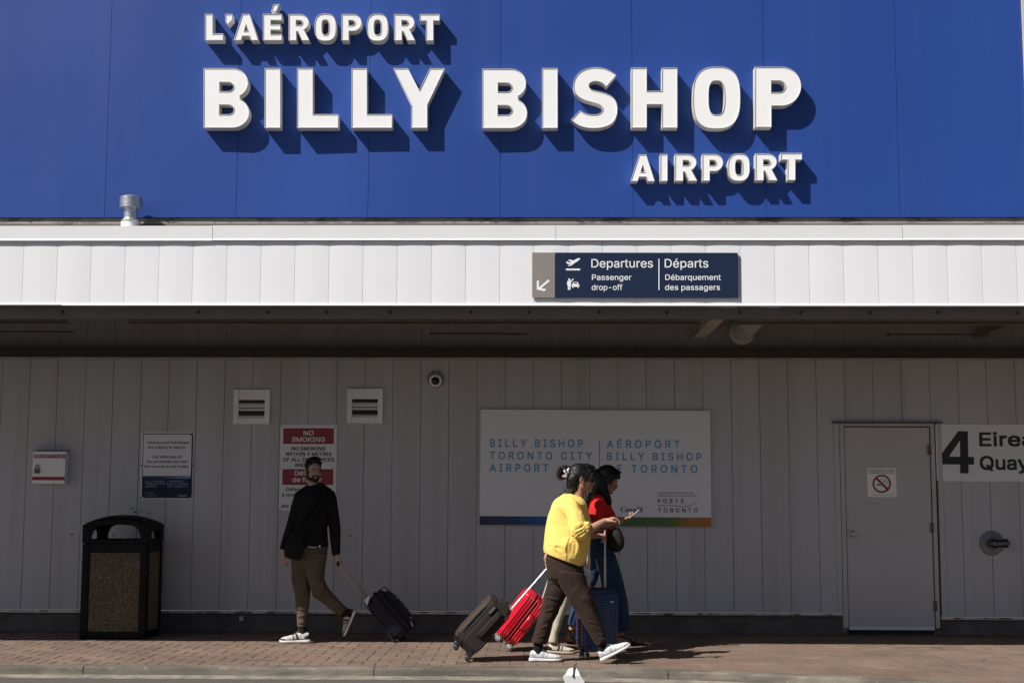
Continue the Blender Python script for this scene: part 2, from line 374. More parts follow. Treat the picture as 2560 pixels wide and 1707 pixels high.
for (ua, ub, dz, dy) in ((-900, 532, .0, .0012), (533, 1389, .001, 0), (1390, 2254, .0006, .0003), (2255, 3600, .002, .001)):
    xa, xb = at(ua, 580, YF).x, at(ub, 580, YF).x
    zs = .0025 if ua < 0 else 0
    # vertical drop with a kicked-out hem, and a sloping top
    prof = [(YF-.028-dy, z_cb-.004+dz-zs), (YF-.027-dy, z_cb+.001+dz-zs), (YF-.019-dy, z_cb+.013+dz-zs), (YF-.020-dy, z_ct+dz-zs), (YF+.10, z_ct+.012+dz), (YF+.10, z_ct-.02), (YF-.014-dy, z_ct-.02), (YF-.016-dy, z_cb+.01+dz-zs), (YF-.020-dy, z_cb-.004+dz-zs)]
    n = len(prof); pts = [(x, y, z) for x in (xa+.0002, xb-.0002) for (y, z) in prof]
    g.verts(pts, [(i, (i+1) % n, n+(i+1) % n, n+i) for i in range(n)]+[tuple(range(n))[::-1], tuple(range(n, 2*n))])
g.build('cap_flashing', m_cap, can)
g = MB()
for (xa, xb, dz) in ((-XE, at(155, 760, YF).x, .004), (at(155, 760, YF).x, 0.4, 0), (0.4, 3.1, -.001), (3.1, XE, 0)):
    pr = [(YF-.020, z_fb+dz), (YF-.019, z_fb+.003+dz), (YF-.003, z_fb+.019+dz), (YF+.06, z_fb+.019+dz), (YF+.06, z_fb+dz)]; g.verts([(x, y, z) for x in (xa+.001, xb-.001) for (y, z) in pr], [(i, (i+1) % 5, 5+(i+1) % 5, 5+i) for i in range(5)]+[(4, 3, 2, 1, 0), (5, 6, 7, 8, 9)])
g.build('bottom_trim', m_cap, can)
g = MB(); g.box((-XE, YF+.08, 3.0), (XE, YF+.14, z_fb-.005)); g.build('net_rail', M('net_rail_brown', (.13, .11, .095), .7, var=.1), can)
for u in (157, 497, 669, 817, 976, 1177, 1322, 1498, 1667, 1848, 2001, 2175, 2344, 2542):
    p = at(u, 772, YF+.08); g = MB(); g.box((p.x-.012, YF+.068, 3.045), (p.x+.012, YF+.0795, 3.07), bev=.003); g.box((p.x-.004, YF+.066, 3.04), (p.x+.004, YF+.075, 3.06)); g.build('net_clip', m_rubber, can)
# steel under the canopy roof
def beam(y0, y1, za, zb, xa=-XE, xb=XE):
    g = MB(); g.box((xa, y0, za), (xb, y0+.008, zb)); g.box((xa, y0, za), (xb, y1, za+.01)); g.box((xa, y0, zb-.01), (xb, y1, zb)); return g.build('purlin', m_beam, can)
zp = at(900, 808, -1.75).z
xr1 = at(1775, 830, -1.0).x; xr2 = at(2520, 830, -1.0).x; xr0 = 2*xr1-xr2
for (xa, xb) in ((-XE, xr0*2-xr1-.3), (xr0*2-xr1+.3, xr1-.18), (xr1+.18, xr2-.1), (xr2+.3, XE)): beam(-1.75, -1.64, zp, zp+.22, xa, xb)
for xr in (xr1, xr2, 2*xr2-xr1):
    g = MB(); g.box((xr-.065, YF+.16, 3.145), (xr+.065, -.02, 3.155)); g.box((xr-.006, YF+.16, 3.155), (xr+.006, -.02, 3.545)); g.box((xr-.065, YF+.16, 3.545), (xr+.065, -.02, 3.556))
    g.build('rafter', M('rafter_paint', (.86, .80, .73), .6, var=.12, vscale=4) if xr == xr1 else m_beam, can)
g = MB(); g.box((-XE, -.07, 2.935), (XE, -.012, 3.03), bev=.004); g.box((-XE, -.10, 3.02), (XE, -.012, 3.035)); g.build('ledger', M('black_ledger', (.055, .05, .045), .7, var=.2), can)
# round duct running back to the wall
px = at(1925, 800, -1.6).x
g = MB(); g.cyl((px-.02, YF+.2, 3.33), (px-.06, -.12, 3.20), .105, n=28, cap=True); g.lathe((px-.06, -.11, 3.20), (0, -1, 0), [(.13, 0), (.135, .012), (.128, .02), (.105, .022)], 28)
g.build('duct', M('duct_metal', (.90, .84, .77), .55, .0, var=.1), can, True, auto=40)

# upper wall: blue cladding panels
XB, PB = -3.99806, 1.2192
xend = at(2559, 200, YB).x
g = MB(); g.box((-XE, YB+.045, 3.72), (XE, YB+.2, 8.0)); g.build('upper_wall', m_flash, bld)
for k in range(-9, 9):
    xa, xb = XB+k*PB, XB+(k+1)*PB
    if k >= 0 and xa > xend-.1: break
    xb = min(xb, xend)
    g = MB(); N = 8; bow = (.004, -.010, .005, .006, -.004, .005, -.006, -.009)[k % 8]
    pts = []; tl = .0012*math.sin(k*3.7)
    for z in np.linspace(z_bb, 7.6, 13):
        for i in range(N+1):
            t = i/N; pts.append((xa+.0018+(xb-xa-.0036)*t, YB-bow*math.sin(math.pi*t)*math.sin(math.pi*min(1, (z-z_bb)/1.8+.05) if z < 5.6 else math.pi/2)+tl*(t-.5), z))
    fs = [(r_*(N+1)+i, r_*(N+1)+i+1, (r_+1)*(N+1)+i+1, (r_+1)*(N+1)+i) for r_ in range(12) for i in range(N)]
    b0 = len(pts)
    pts += [(xa+.0018, YB+.04, z_bb), (xb-.0018, YB+.04, z_bb), (xa+.0018, YB+.04, 7.6), (xb-.0018, YB+.04, 7.6)]
    fs += [tuple(range(N+1))[::-1]+(b0, b0+1), (0,)+tuple((N+1)*i for i in range(1, 13))+(b0+2, b0), (N, b0+1, b0+3)+tuple((N+1)*i+N for i in range(12, 0, -1))]
    g.verts(pts, fs)
    o = g.build('cladding_panel', m_blue, bld, True, auto=30)
g = MB(); g.box((-XE, YB+.010, z_bb+.004), (xend-.002, YB+.039, 7.59)); g.build('cladding_backing', m_blue, bld)
g = MB(); g.box((xend+.004, YB-.03, 3.80), (xend+.12, YB+.05, 7.6)); g.box((xend+.12, YB+.0, 3.80), (XE, YB+.05, 7.6)); g.build('corner_trim', M('beige_trim', (.52, .49, .44), .6), bld)
# grimy flashing under the blue panels
g = MB(); x = -XE
while x < XE:
    g.box((x+.002, YB+.0, 3.82), (x+.42, YB+.044, z_bb-.040+.002*math.sin(x*5))); x += .424
g.build('base_flashing', m_flash, bld)
g = MB(); g.box((-XE, YB-.02, 3.80), (XE, YB+.02, 3.915), bev=.004); g.build('roof_upstand', dirty(M('grimy_shaded_upstand', (.155, .142, .122), .8, var=.2), (.05, .045, .04), 6, .55, .65, (.6, 1, 2), .7), bld)  # base colour darkened for shade below the panels, with grime mixed over it

# ------------------------------------------------------------------ raised letters on the blue wall
YL = YB-.120
r1 = zoomer(480, 0, 2.8683); r2 = zoomer(1180, 150, 2.5565)
def arc(cx, cy, rx, ry, a0, a1, n=14): return [(cx+rx*math.cos(R(a0+(a1-a0)*i/n)), cy+ry*math.sin(R(a0+(a1-a0)*i/n))) for i in range(n+1)]
def superell(cx, cy, rx, ry, e=2.5, n=56):
    out = []
    for i in range(n):
        t = 2*math.pi*i/n; c, s = math.cos(t), math.sin(t)
        out.append((cx+rx*math.copysign(abs(c)**(2/e), c), cy+ry*math.copysign(abs(s)**(2/e), s)))
    return out
def dslot(x0, y0, x1, y1): ry = (y1-y0)/2; rx = min(ry*1.1, (x1-x0)*.6); return [(x0, y0)]+arc(x1-rx, (y0+y1)/2, rx, ry, -90, 90, 12)+[(x0, y1)]
def cat(pts, sub=6):
    """open Catmull-Rom through pts"""
    out = []
    for i in range(len(pts)-1):
        p0, p1, p2, p3 = pts[max(i-1, 0)], pts[i], pts[i+1], pts[min(i+2, len(pts)-1)]
        for k in range(sub):
            t = k/sub
            out.append(tuple(.5*(2*p1[c]+(p2[c]-p0[c])*t+(2*p0[c]-5*p1[c]+4*p2[c]-p3[c])*t*t+(3*p1[c]-p0[c]-3*p2[c]+p3[c])*t**3) for c in (0, 1)))
    return out+[pts[-1]]
def glyph(ch, x0, x1, y0, y1):
    W, H = x1-x0, y1-y0
    X = lambda t: x0+W*t
    Yy = lambda t: y0+H*t
    if ch == 'I': return [[(x0, y0), (x1, y0), (x1, y1), (x0, y1)]]
    if ch == 'L': s = .385 if H > 300 else .43; b = .77 if H > 300 else .745; return [[(x0, y0), (X(s), y0), (X(s), Yy(b)), (x1, Yy(b)), (x1, y1), (x0, y1)]]
    if ch == 'T': return [[(x0, y0), (x1, y0), (x1, Yy(.25)), (X(.69), Yy(.25)), (X(.69), y1), (X(.31), y1), (X(.31), Yy(.25)), (x0, Yy(.25))]]
    if ch == 'H': return [[(x0, y0), (X(.338), y0), (X(.338), Yy(.385)), (X(.662), Yy(.385)), (X(.662), y0), (x1, y0), (x1, y1), (X(.662), y1), (X(.662), Yy(.61)), (X(.338), Yy(.61)), (X(.338), y1), (x0, y1)]]
    if ch == 'E': return [[(x0, y0), (x1, y0), (x1, Yy(.235)), (X(.41), Yy(.235)), (X(.41), Yy(.39)), (X(.93), Yy(.39)), (X(.93), Yy(.605)), (X(.41), Yy(.605)), (X(.41), Yy(.765)), (x1, Yy(.765)), (x1, y1), (x0, y1)]]
    if ch == 'A': return [[(x0, y1), (X(.35), y0), (X(.65), y0), (x1, y1), (X(.70), y1), (X(.64), Yy(.835)), (X(.36), Yy(.835)), (X(.30), y1)], [(X(.43), Yy(.65)), (X(.57), Yy(.65)), (X(.5), Yy(.40))]]
    if ch == 'Y': return [[(x0, y0), (X(.285), y0), (X(.503), Yy(.365)), (X(.705), y0), (x1, y0), (X(.66), Yy(.615)), (X(.66), y1), (X(.345), y1), (X(.345), Yy(.615))]]
    if ch == 'O': return [superell((x0+x1)/2, (y0+y1)/2, W/2, H/2, 2.75), superell((x0+x1)/2, (y0+y1)/2, W*.165, H*.275, 3.0)]
    if ch in 'PR':
        yb = .645 if ch == 'P' else .625; rx = W*.42 if ch == 'P' else W*.44; xr = x1 if ch == 'P' else X(.965)
        cyc, ry = Yy(yb/2), H*yb/2
        o = [(x0, y0)]+arc(xr-rx, cyc, rx, ry, -90, 90 if ch == 'P' else 62, 18)
        if ch == 'P': o += [(X(.36), Yy(yb)), (X(.36), y1), (x0, y1)]
        else: o += [(x1, y1), (X(.62), y1), (X(.43), Yy(.655)), (X(.37), Yy(.655)), (X(.37), y1), (x0, y1)]
        hx = .355; return [o, dslot(X(hx), Yy(.228), X(.655), Yy(.422 if ch == 'P' else .415))]
    if ch == 'B':
        nt = .49; xc = X(.63); up = arc(xc, Yy(nt/2), X(.975)-xc, H*nt/2, -90, 62, 16); lo = arc(xc, Yy((1+nt)/2), x1-xc, H*(1-nt)/2, -62, 90, 16)
        return [[(x0, y0)]+up+lo+[(x0, y1)], dslot(X(.35), Yy(.235), X(.655), Yy(.388)), dslot(X(.345), Yy(.612), X(.66), Yy(.775))]
    if ch == 'S':
        q = lambda P: [((px-633)/297*W+x0, (py-48)/389*H+y0) for px, py in P]
        up = cat(q([(922, 97), (890, 75), (850, 56), (800, 48), (750, 52), (700, 71), (665, 105), (648, 150), (652, 195), (675, 230), (715, 255), (765, 270), (810, 284), (832, 303), (832, 325), (812, 344), (780, 350), (740, 346), (712, 336), (690, 322)]))
        lo = cat(q([(633, 382), (670, 412), (720, 431), (780, 437), (840, 430), (890, 408), (920, 370), (930, 320), (922, 270), (895, 235), (850, 212), (800, 199), (765, 190), (748, 172), (752, 150), (775, 138), (805, 138), (835, 150), (858, 172)]))
        return [up+lo]
    if ch == "'": return [[(x0, y0), (x1, y0), (x1, Yy(.50)), (X(.28), y1), (x0, Yy(.66))]]
def inset(loop, d):
    """loop of 2D points, moved inwards (to its left for a counter-clockwise loop)"""
    n = len(loop); out = []
    for i in range(n):
        p0, p, p1 = Vector(loop[i-1]), Vector(loop[i]), Vector(loop[(i+1) % n])
        a1 = (p-p0); a2 = (p1-p)
        if a1.length < 1e-9 or a2.length < 1e-9: out.append(p.copy()); continue
        n1 = Vector((-a1.y, a1.x)).normalized(); n2 = Vector((-a2.y, a2.x)).normalized()
        b = n1+n2; L = max(b.length_squared/2, .35); out.append(p+b/L*d)
    return out
def area(l): return sum(l[i-1][0]*l[i][1]-l[i][0]*l[i-1][1] for i in range(len(l)))/2
def channel_letter(name, loops, zf, label, group):
    W = []
    for i, lp in enumerate(loops):
        q = [at(*zf(*p), YL) for p in lp]; q = [(v.x, v.z) for v in q]
        cl = [q[k] for k in range(len(q)) if (Vector(q[k])-Vector(q[k-1])).length > 1e-4]
        if (area(cl) > 0) != (i == 0 or name == 'pair'): cl.reverse()
        if name == 'pair' and area(cl) < 0: cl.reverse()
        W.append(cl)
    xs = [p[0] for l in W for p in l]; zs = [p[1] for l in W for p in l]
    t = thing('raised_letter', ((min(xs)+max(xs))/2, YB, min(zs)), label, 'letter', group)
    rim, rec = .0055, .005
    g = MB(); gr_ = MB()
    bmf = bmesh.new()
    for l in W:
        n = len(l); ins = inset(l, rim)
        A = [(p[0], YB-.004, p[1]) for p in l]; B = [(p[0], YL, p[1]) for p in l]
        g.verts(A+B, [(i, (i+1) % n, n+(i+1) % n, n+i) for i in range(n)])
        C = [(p[0], YL, p[1]) for p in ins]; E = [(p[0], YL+rec, p[1]) for p in ins]
        gr_.verts(B+C, [(i, (i+1) % n, n+(i+1) % n, n+i) for i in range(n)])
        gr_.verts(C+E, [(i, (i+1) % n, n+(i+1) % n, n+i) for i in range(n)])
        vs = [bmf.verts.new(p) for p in E]
        for i in range(n): bmf.edges.new((vs[i], vs[(i+1) % n]))
    bmesh.ops.triangle_fill(bmf, use_beauty=True, use_dissolve=False, edges=bmf.edges[:], normal=(0, -1, 0))
    me = bpy.data.meshes.new('letter_face'); bmf.to_mesh(me); bmf.free()
    link('letter_face', me, m_letter, t)
    g.build('letter_side', m_return, t, True, auto=35); gr_.build('rim', m_rim, t, True, auto=35)
    return t
grp = 'raised white letters on the blue wall'
for ch, x0, x1, y0, y1, lb in [
    ('L', 92, 222, 101, 290, 'small raised letter L at the start of the top line, before the apostrophe'),
    ("'", 238, 289, 102, 180, 'raised apostrophe between L and A in the top line'),
    ('A', 298, 473, 101, 290, 'small raised letter A after the apostrophe in the top line'),
    ('E', 508, 643, 101, 290, 'small raised letter E below the acute accent in the top line'),
    ('R', 692, 842, 103, 291, 'small raised letter R after the accented E in the top line'),
    ('O', 878, 1031, 99, 294, 'small raised letter O between R and P in the top line'),
    ('P', 1072, 1215, 103, 291, 'small raised letter P in the top line'),
    ('O', 1253, 1404, 100, 294, 'small raised letter O between P and the last R in the top line'),
    ('R', 1449, 1600, 104, 291, 'small raised letter R before the final T in the top line'),
    ('T', 1632, 1775, 103, 292, 'small raised letter T ending the top line'),
    ('B', 82, 410, 490, 917, 'big raised letter B beginning the word BILLY'),
    ('I', 520, 633, 490, 918, 'big raised letter I in the word BILLY'),
    ('L', 753, 1048, 490, 918, 'big raised letter L right after the I of BILLY'),
    ('L', 1143, 1434, 491, 918, 'big raised letter L right before the Y of BILLY'),
    ('Y', 1443, 1813, 491, 918, 'big raised letter Y ending the word BILLY')]:
    channel_letter('letter', glyph(ch, x0, x1, y0, y1), r1, lb, grp)
channel_letter('letter', [[(582, 34), (625, 30), (604, 83), (567, 82)]], r1, 'raised acute accent above the E of the top line', grp)
for ch, x0, x1, y0, y1, lb in [
    ('B', 65, 353, 57, 437, 'big raised letter B beginning the word BISHOP'),
    ('I', 447, 548, 53, 436, 'big raised letter I in the word BISHOP'),
    ('S', 633, 930, 48, 437, 'big raised letter S in the word BISHOP'),
    ('H', 1018, 1313, 51, 434, 'big raised letter H in the word BISHOP'),
    ('O', 1411, 1715, 44, 439, 'big raised letter O between H and P of BISHOP'),
    ('P', 1808, 2104, 45, 430, 'big raised letter P ending the word BISHOP'),
    ('A', 1012, 1168, 604, 775, 'small raised letter A starting the lowest line'),
    ('I', 1203, 1250, 602, 774, 'small raised letter I in the lowest line'),
    ('R', 1297, 1440, 602, 773, 'small raised letter R between I and P in the lowest line'),
    ('P', 1472, 1605, 601, 772, 'small raised letter P in the lowest line'),
    ('O', 1636, 1775, 598, 773, 'small raised letter O in the lowest line'),
    ('R', 1812, 1953, 598, 770, 'small raised letter R between O and T in the lowest line'),
    ('T', 1974, 2109, 595, 768, 'small raised letter T ending the lowest line')]:
    channel_letter('letter', glyph(ch, x0, x1, y0, y1), r2, lb, grp)

# ------------------------------------------------------------------ lettering tools
FONT = None
for fp in (os.path.join(bpy.utils.resource_path('LOCAL'), 'datafiles', 'fonts', 'Inter.woff2'),):
    try: FONT = bpy.data.fonts.load(fp)
    except Exception: FONT = None
try: FSER = bpy.data.fonts.load(os.path.join(bpy.utils.resource_path('LOCAL'), 'datafiles', 'fonts', 'NotoSansMath-Regular.woff2'))
except Exception: FSER = FONT
CAPH = {}
def glyph_mesh(txt, bold=0.0, sp=1.0, font=None):
    font = font or FONT
    cu = bpy.data.curves.new('t', 'FONT'); cu.body = txt; cu.size = 1; cu.offset = bold; cu.space_character = sp; cu.resolution_u = 3
    if font: cu.font = font
    cu.dimensions = '2D'; cu.fill_mode = 'NONE'
    o = bpy.data.objects.new('t', cu); COL.objects.link(o)
    dg = bpy.context.evaluated_depsgraph_get(); me = bpy.data.meshes.new_from_object(o.evaluated_get(dg))
    v = np.empty(len(me.vertices)*3); me.vertices.foreach_get('co', v); v = v.reshape(-1, 3)
    e = [tuple(q.vertices) for q in me.edges]
    bpy.data.objects.remove(o); bpy.data.curves.remove(cu); bpy.data.meshes.remove(me)
    vo, _, fo, *_ = delaunay_2d_cdt([Vector((p[0], p[1])) for p in v], e, [], 0, 1e-7)
    a_ = v[[q[0] for q in e], :2]; b_ = v[[q[1] for q in e], :2]; f = []
    for t in fo:
        c = sum((vo[k] for k in t), Vector((0, 0)))/3; up = (a_[:, 1] <= c.y) != (b_[:, 1] <= c.y)
        if not up.any(): continue
        A, Bq = a_[up], b_[up]; x = A[:, 0]+(c.y-A[:, 1])/(Bq[:, 1]-A[:, 1])*(Bq[:, 0]-A[:, 0])
        if (x > c.x).sum() % 2: f.append(tuple(t))
    v = np.array([(p.x, p.y, 0) for p in vo])
    return v, f
def capheight(bold, font):
    k = (round(bold, 4), font)
    if k not in CAPH: v, _ = glyph_mesh('H', bold, 1, font); CAPH[k] = v[:, 1].max()
    return CAPH[k]
def text(g, zf, txt, x0, x1, yb, cap, Y, bold=0.0, sp=1.0, yb1=None, font=None):
    """set a line of text so that its ink runs from x0 to x1 (zoom pixels) on baseline yb, cap height cap"""
    v, f = glyph_mesh(txt, 0, sp, font)
    A = at(*zf(x0, yb), Y); B = at(*zf(x1, yb if yb1 is None else yb1), Y)
    h = (at(*zf((x0+x1)/2, yb-cap), Y)-at(*zf((x0+x1)/2, yb), Y)).z
    sc = h/(capheight(0, font)+2*bold); mn, mx = v[:, 0].min(), v[:, 0].max()
    ex = (B-A)/(mx-mn)
    k = 0; line = MB(); g.sub.append(line)
    for dx, dz in ([(0, 0)] if bold <= 0 else [(0, 0), (1, 1), (-1, 1), (1, -1), (-1, -1), (1, 0), (-1, 0), (0, 1), (0, -1)]):
        o = Vector((dx*bold*sc*.92, -.00012*k, (dz+1)*bold*sc if bold > 0 else 0)); k += 1
        line.verts([A+ex*(p[0]-mn)+Vector((0, 0, sc*p[1]))+o for p in v], f)
def poly(g, zf, pts, Y, th=.0008): 
    q = [at(*zf(*p), Y) for p in pts]
    g.plate(q, th)
def rect(g, zf, x0, y0, x1, y1, Y, th=.0008): poly(g, zf, [(x0, y0), (x1, y0), (x1, y1), (x0, y1)], Y, th)
def rrect(x0, y0, x1, y1, r, n=4):
    return arc(x1-r, y0+r, r, r, -90, 0, n)+arc(x1-r, y1-r, r, r, 0, 90, n)+arc(x0+r, y1-r, r, r, 90, 180, n)+arc(x0+r, y0+r, r, r, 180, 270, n)
def ramp_mat(name, stops, xa, xb, rough=.45):
    m = M(name, (1, 1, 1), rough, var=0); nt = m.node_tree; b = nt.nodes['Principled BSDF']
    tc = nt.nodes.new('ShaderNodeTexCoord'); sx = nt.nodes.new('ShaderNodeSeparateXYZ'); mr = nt.nodes.new('ShaderNodeMapRange'); cr = nt.nodes.new('ShaderNodeValToRGB')
    mr.inputs['From Min'].default_value = xa; mr.inputs['From Max'].default_value = xb
    el = cr.color_ramp.elements
    while len(el) < len(stops): el.new(.5)
    for e, (p, c) in zip(el, stops): e.position = p; e.color = (*c, 1)
    L = nt.links; L.new(tc.outputs['Object'], sx.inputs[0]); L.new(sx.outputs[0], mr.inputs['Value']); L.new(mr.outputs[0], cr.inputs[0]); L.new(cr.outputs[0], b.inputs['Base Color'])
    return m
def screws(zf, pts, Y, parent, r=.006):
    for p in pts:
        g = MB(); q = at(*zf(*p), Y); g.cyl(q, q-Vector((0, .003, 0)), r, r*.6, n=10); g.build('screw', m_black, parent)

# ------------------------------------------------------------------ signs
# hanging fascia sign
z4 = zoomer(1300, 560, 3.36); YS = YF-.026
p = at(*z4(960, 618), YS)
s = thing('direction_sign', p, 'navy and grey Departures sign with white pictograms on the white canopy fascia', 'sign')
g = MB(); poly(g, z4, [(293, 240), (1830, 242), (1834, 619), (293, 618)], YS, .013); g.build('navy_panel', m_navy, s)
g = MB(); poly(g, z4, [(102, 240), (292, 240), (292, 618), (102, 617)], YS, .013); g.build('grey_panel', m_grey, s)
g = MB()
for x in (200, 900, 1600): 
    q = at(*z4(x, 430), YS); g.box((q.x-.03, YS+.0135, q.z-.12), (q.x+.03, YF-.004, q.z+.12))
g.build('mounting_bracket', m_steel, s)
YT = YS-.002; g = MB()
text(g, z4, 'Departures', 600, 1117, 366, 72, YT, .004); text(g, z4, 'Départs', 1216, 1582, 366, 72, YT, .004)
text(g, z4, 'Passenger', 605, 936, 471, 47, YT, .006); text(g, z4, 'drop-off', 603, 860, 555, 47, YT, .006)
text(g, z4, 'Débarquement', 1221, 1687, 471, 47, YT, .006); text(g, z4, 'des passagers', 1219, 1680, 555, 47, YT, .006)
g.build('lettering', m_whitelet, s)
g = MB(); rect(g, z4, 1163, 292, 1171, 554, YT); g.build('divider_line', m_whitelet, s)
g = MB()
poly(g, z4, [(386, 319), (398, 314), (413, 325), (430, 318), (404, 305), (416, 298), (449, 307), (479, 291), (498, 286), (505, 291), (499, 301), (470, 322), (448, 335), (436, 347), (409, 354), (402, 350), (421, 341), (428, 333), (408, 338), (396, 333)], YT)
rect(g, z4, 386, 375, 505, 389, YT); g.build('plane_pictogram', m_whitelet, s)
g = MB()
poly(g, z4, [(413+9*math.cos(i*.45), 466+9*math.sin(i*.45)) for i in range(14)], YT)
poly(g, z4, [(402, 477), (424, 477), (432, 470), (446, 457), (452, 463), (438, 478), (428, 490), (428, 520), (425, 520), (425, 553), (415, 553), (415, 520), (412, 520), (412, 553), (402, 553), (402, 518), (396, 515), (396, 483)], YT)
poly(g, z4, [(434, 508), (440, 503), (448, 486), (484, 486), (491, 503), (498, 509), (498, 527), (492, 527), (492, 535), (483, 535), (483, 527), (450, 527), (450, 535), (441, 535), (441, 527), (434, 527)], YT)
g.build('passenger_and_car_pictogram', m_whitelet, s)
g = MB(); YT2 = YT-.0006
poly(g, z4, [(449, 501), (453, 491), (479, 491), (483, 501)], YT2, .0004)
for x in (444, 488): poly(g, z4, [(x+3.5*math.cos(i*.63), 514+3.5*math.sin(i*.63)) for i in range(10)], YT2, .0004)
g.build('pictogram_detail', m_navy, s)
g = MB()
poly(g, z4, [(148, 541), (238, 466), (250, 481), (162, 553)], YT); poly(g, z4, [(141, 480), (160, 470), (160, 540), (141, 552)], YT-.0003); poly(g, z4, [(142, 551), (158, 535), (222, 548), (208, 566)], YT-.0005)
g.build('arrow', m_whitelet, s)

# big airport board
z6 = zoomer(1180, 1000, 3.675); YP = -.045
s = thing('airport_sign_board', at(*z6(1135, 1160), YP), 'large white airport name board with light blue lettering and a blue to orange band', 'sign')
g = MB(); poly(g, z6, [(80, 86), (2188, 98), (2200, 1166), (70, 1144)], YP, .03); g.build('board', dirty(M('white_board', (.76, .765, .785), .42, var=.02, vscale=1.5), (.5, .49, .48), 3, .6, .8, (1, 1, 1), .3), s)
xa, xb = at(*z6(72, 1100), YP).x, at(*z6(2200, 1100), YP).x; ox = s.location.x
g = MB(); YT = YP-.002; poly(g, z6, [(71, 1063), (2199, 1078), (2200, 1165), (70, 1143)], YT)
g.build('colour_band', ramp_mat('spectrum_band', [(0, (.012, .014, .05)), (.16, (.012, .045, .16)), (.30, (.02, .13, .42)), (.45, (.03, .25, .35)), (.62, (.045, .13, .05)), (.82, (.075, .15, .035)), (.92, (.42, .17, .02)), (1, (.42, .17, .03))], xa-ox, xb-ox), s)
g = MB()
for t_, x0, x1, yb, yb1 in (('BILLY BISHOP', 168, 1017, 430, 434), ('TORONTO CITY', 164, 1102, 543, 548), ('AIRPORT', 163, 700, 656, 658), ('AÉROPORT', 1240, 1908, 437, 440), ('BILLY BISHOP', 1243, 2107, 551, 556), ('DE TORONTO', 1243, 2070, 665, 669)):
    text(g, z6, t_, x0, x1, yb, 72, YT, .014, 1.42, yb1)
g.build('lettering', m_cyan, s)
g = MB(); rect(g, z6, 1167, 362, 1175, 668, YT); g.build('divider_line', m_cyan, s)
m_ink = M('dark_purple_print', (.022, .018, .06), .5, var=0)
g = MB(); text(g, z6, 'PORTS', 1708, 1945, 946, 38, YT, .012, 1.5); text(g, z6, 'TORONTO', 1710, 2073, 1029, 38, YT, .012, 1.5); g.build('small_lettering', m_ink, s)
g = MB(); text(g, z6, 'OWNED AND OPERATED BY:', 1706, 2040, 858, 13, YT, .012, 1.3); text(g, z6, 'PROPRIÉTAIRE ET EXPLOITANT :', 1706, 2080, 884, 13, YT, .012, 1.3); g.build('fine_print', m_ink, s)
sw = cat([(1708, 963), (1730, 970), (1760, 966), (1790, 970), (1830, 966), (1880, 972), (1940, 976), (1985, 973), (2025, 958), (2055, 934), (2068, 910)])
g = MB(); poly(g, z6, [(x, y-2.4) for x, y in sw]+[(x, y+2.4) for x, y in sw[::-1]], YT); g.build('swoosh', m_ink, s)
g = MB(); text(g, z6, '\U0001d402\U0001d41a\U0001d427\U0001d41a\U0001d41d\U0001d41a', 1367, 1569, 1026, 46, YT, -.012, 1.0, None, FSER)
g.build('wordmark', m_black, s)
g = MB(); rect(g, z6, 1530, 981, 1537, 993, YT); rect(g, z6, 1562, 981, 1569, 993, YT)
poly(g, z6, [(1549, 980), (1552, 985), (1556, 984), (1555, 989), (1550, 993), (1545, 989), (1543, 984), (1547, 985)], YT); g.build('flag', m_black, s)
g = MB(); q = at(*z6(1733, 230), YP); g.cyl(q, q-Vector((0, .003, 0)), .007, n=10); g.build('screw', m_steel, s)

# no smoking sign
zn = zoomer(560, 920, 3.92); Yn = -.006
s = thing('no_smoking_sign', at(*zn(820, 1390), Yn), 'tall white no smoking sign with two red blocks behind the man in black', 'sign')
g = MB(); poly(g, zn, [(562, 552), (1099, 556), (1108, 566), (1098, 1385), (1090, 1393), (543, 1390), (536, 1381), (552, 562)], Yn, .004); g.build('board', m_white, s)
YT = Yn-.0012
g = MB(); poly(g, zn, [(582, 588), (1078, 588), (1075, 742), (579, 742)], YT); poly(g, zn, [(573, 988), (1071, 988), (1069, 1143), (571, 1143)], YT); g.build('red_block', m_red, s)
g = MB(); T2 = YT-.001
text(g, zn, 'NO', 780, 878, 658, 46, T2, .022); text(g, zn, 'SMOKING', 666, 988, 722, 46, T2, .022)
text(g, zn, 'Défense', 693, 945, 1050, 46, T2, .022); text(g, zn, 'de fumer', 671, 955, 1115, 46, T2, .022); g.build('white_lettering', m_white, s)
g = MB()
text(g, zn, 'NO SMOKING', 662, 994, 806, 36, YT, .022); text(g, zn, 'WITHIN 9 METRES', 604, 1052, 859, 36, YT, .022); text(g, zn, 'OF ALL ENTRANCES', 577, 1077, 913, 36, YT, .022); text(g, zn, 'AND EXITS', 692, 952, 966, 36, YT, .022)
text(g, zn, 'Défense de fumer', 606, 1030, 1204, 36, YT, .016); text(g, zn, 'à moins de 9 mètres', 567, 1064, 1258, 36, YT, .016); text(g, zn, 'de toutes', 690, 930, 1312, 36, YT, .016); text(g, zn, 'les entrées', 562, 850, 1366, 36, YT, .016)
g.build('black_lettering', m_black, s)
screws(zn, [(569, 571), (1094, 572), (553, 981), (1077, 978), (551, 1378), (1088, 1378)], Yn, s)

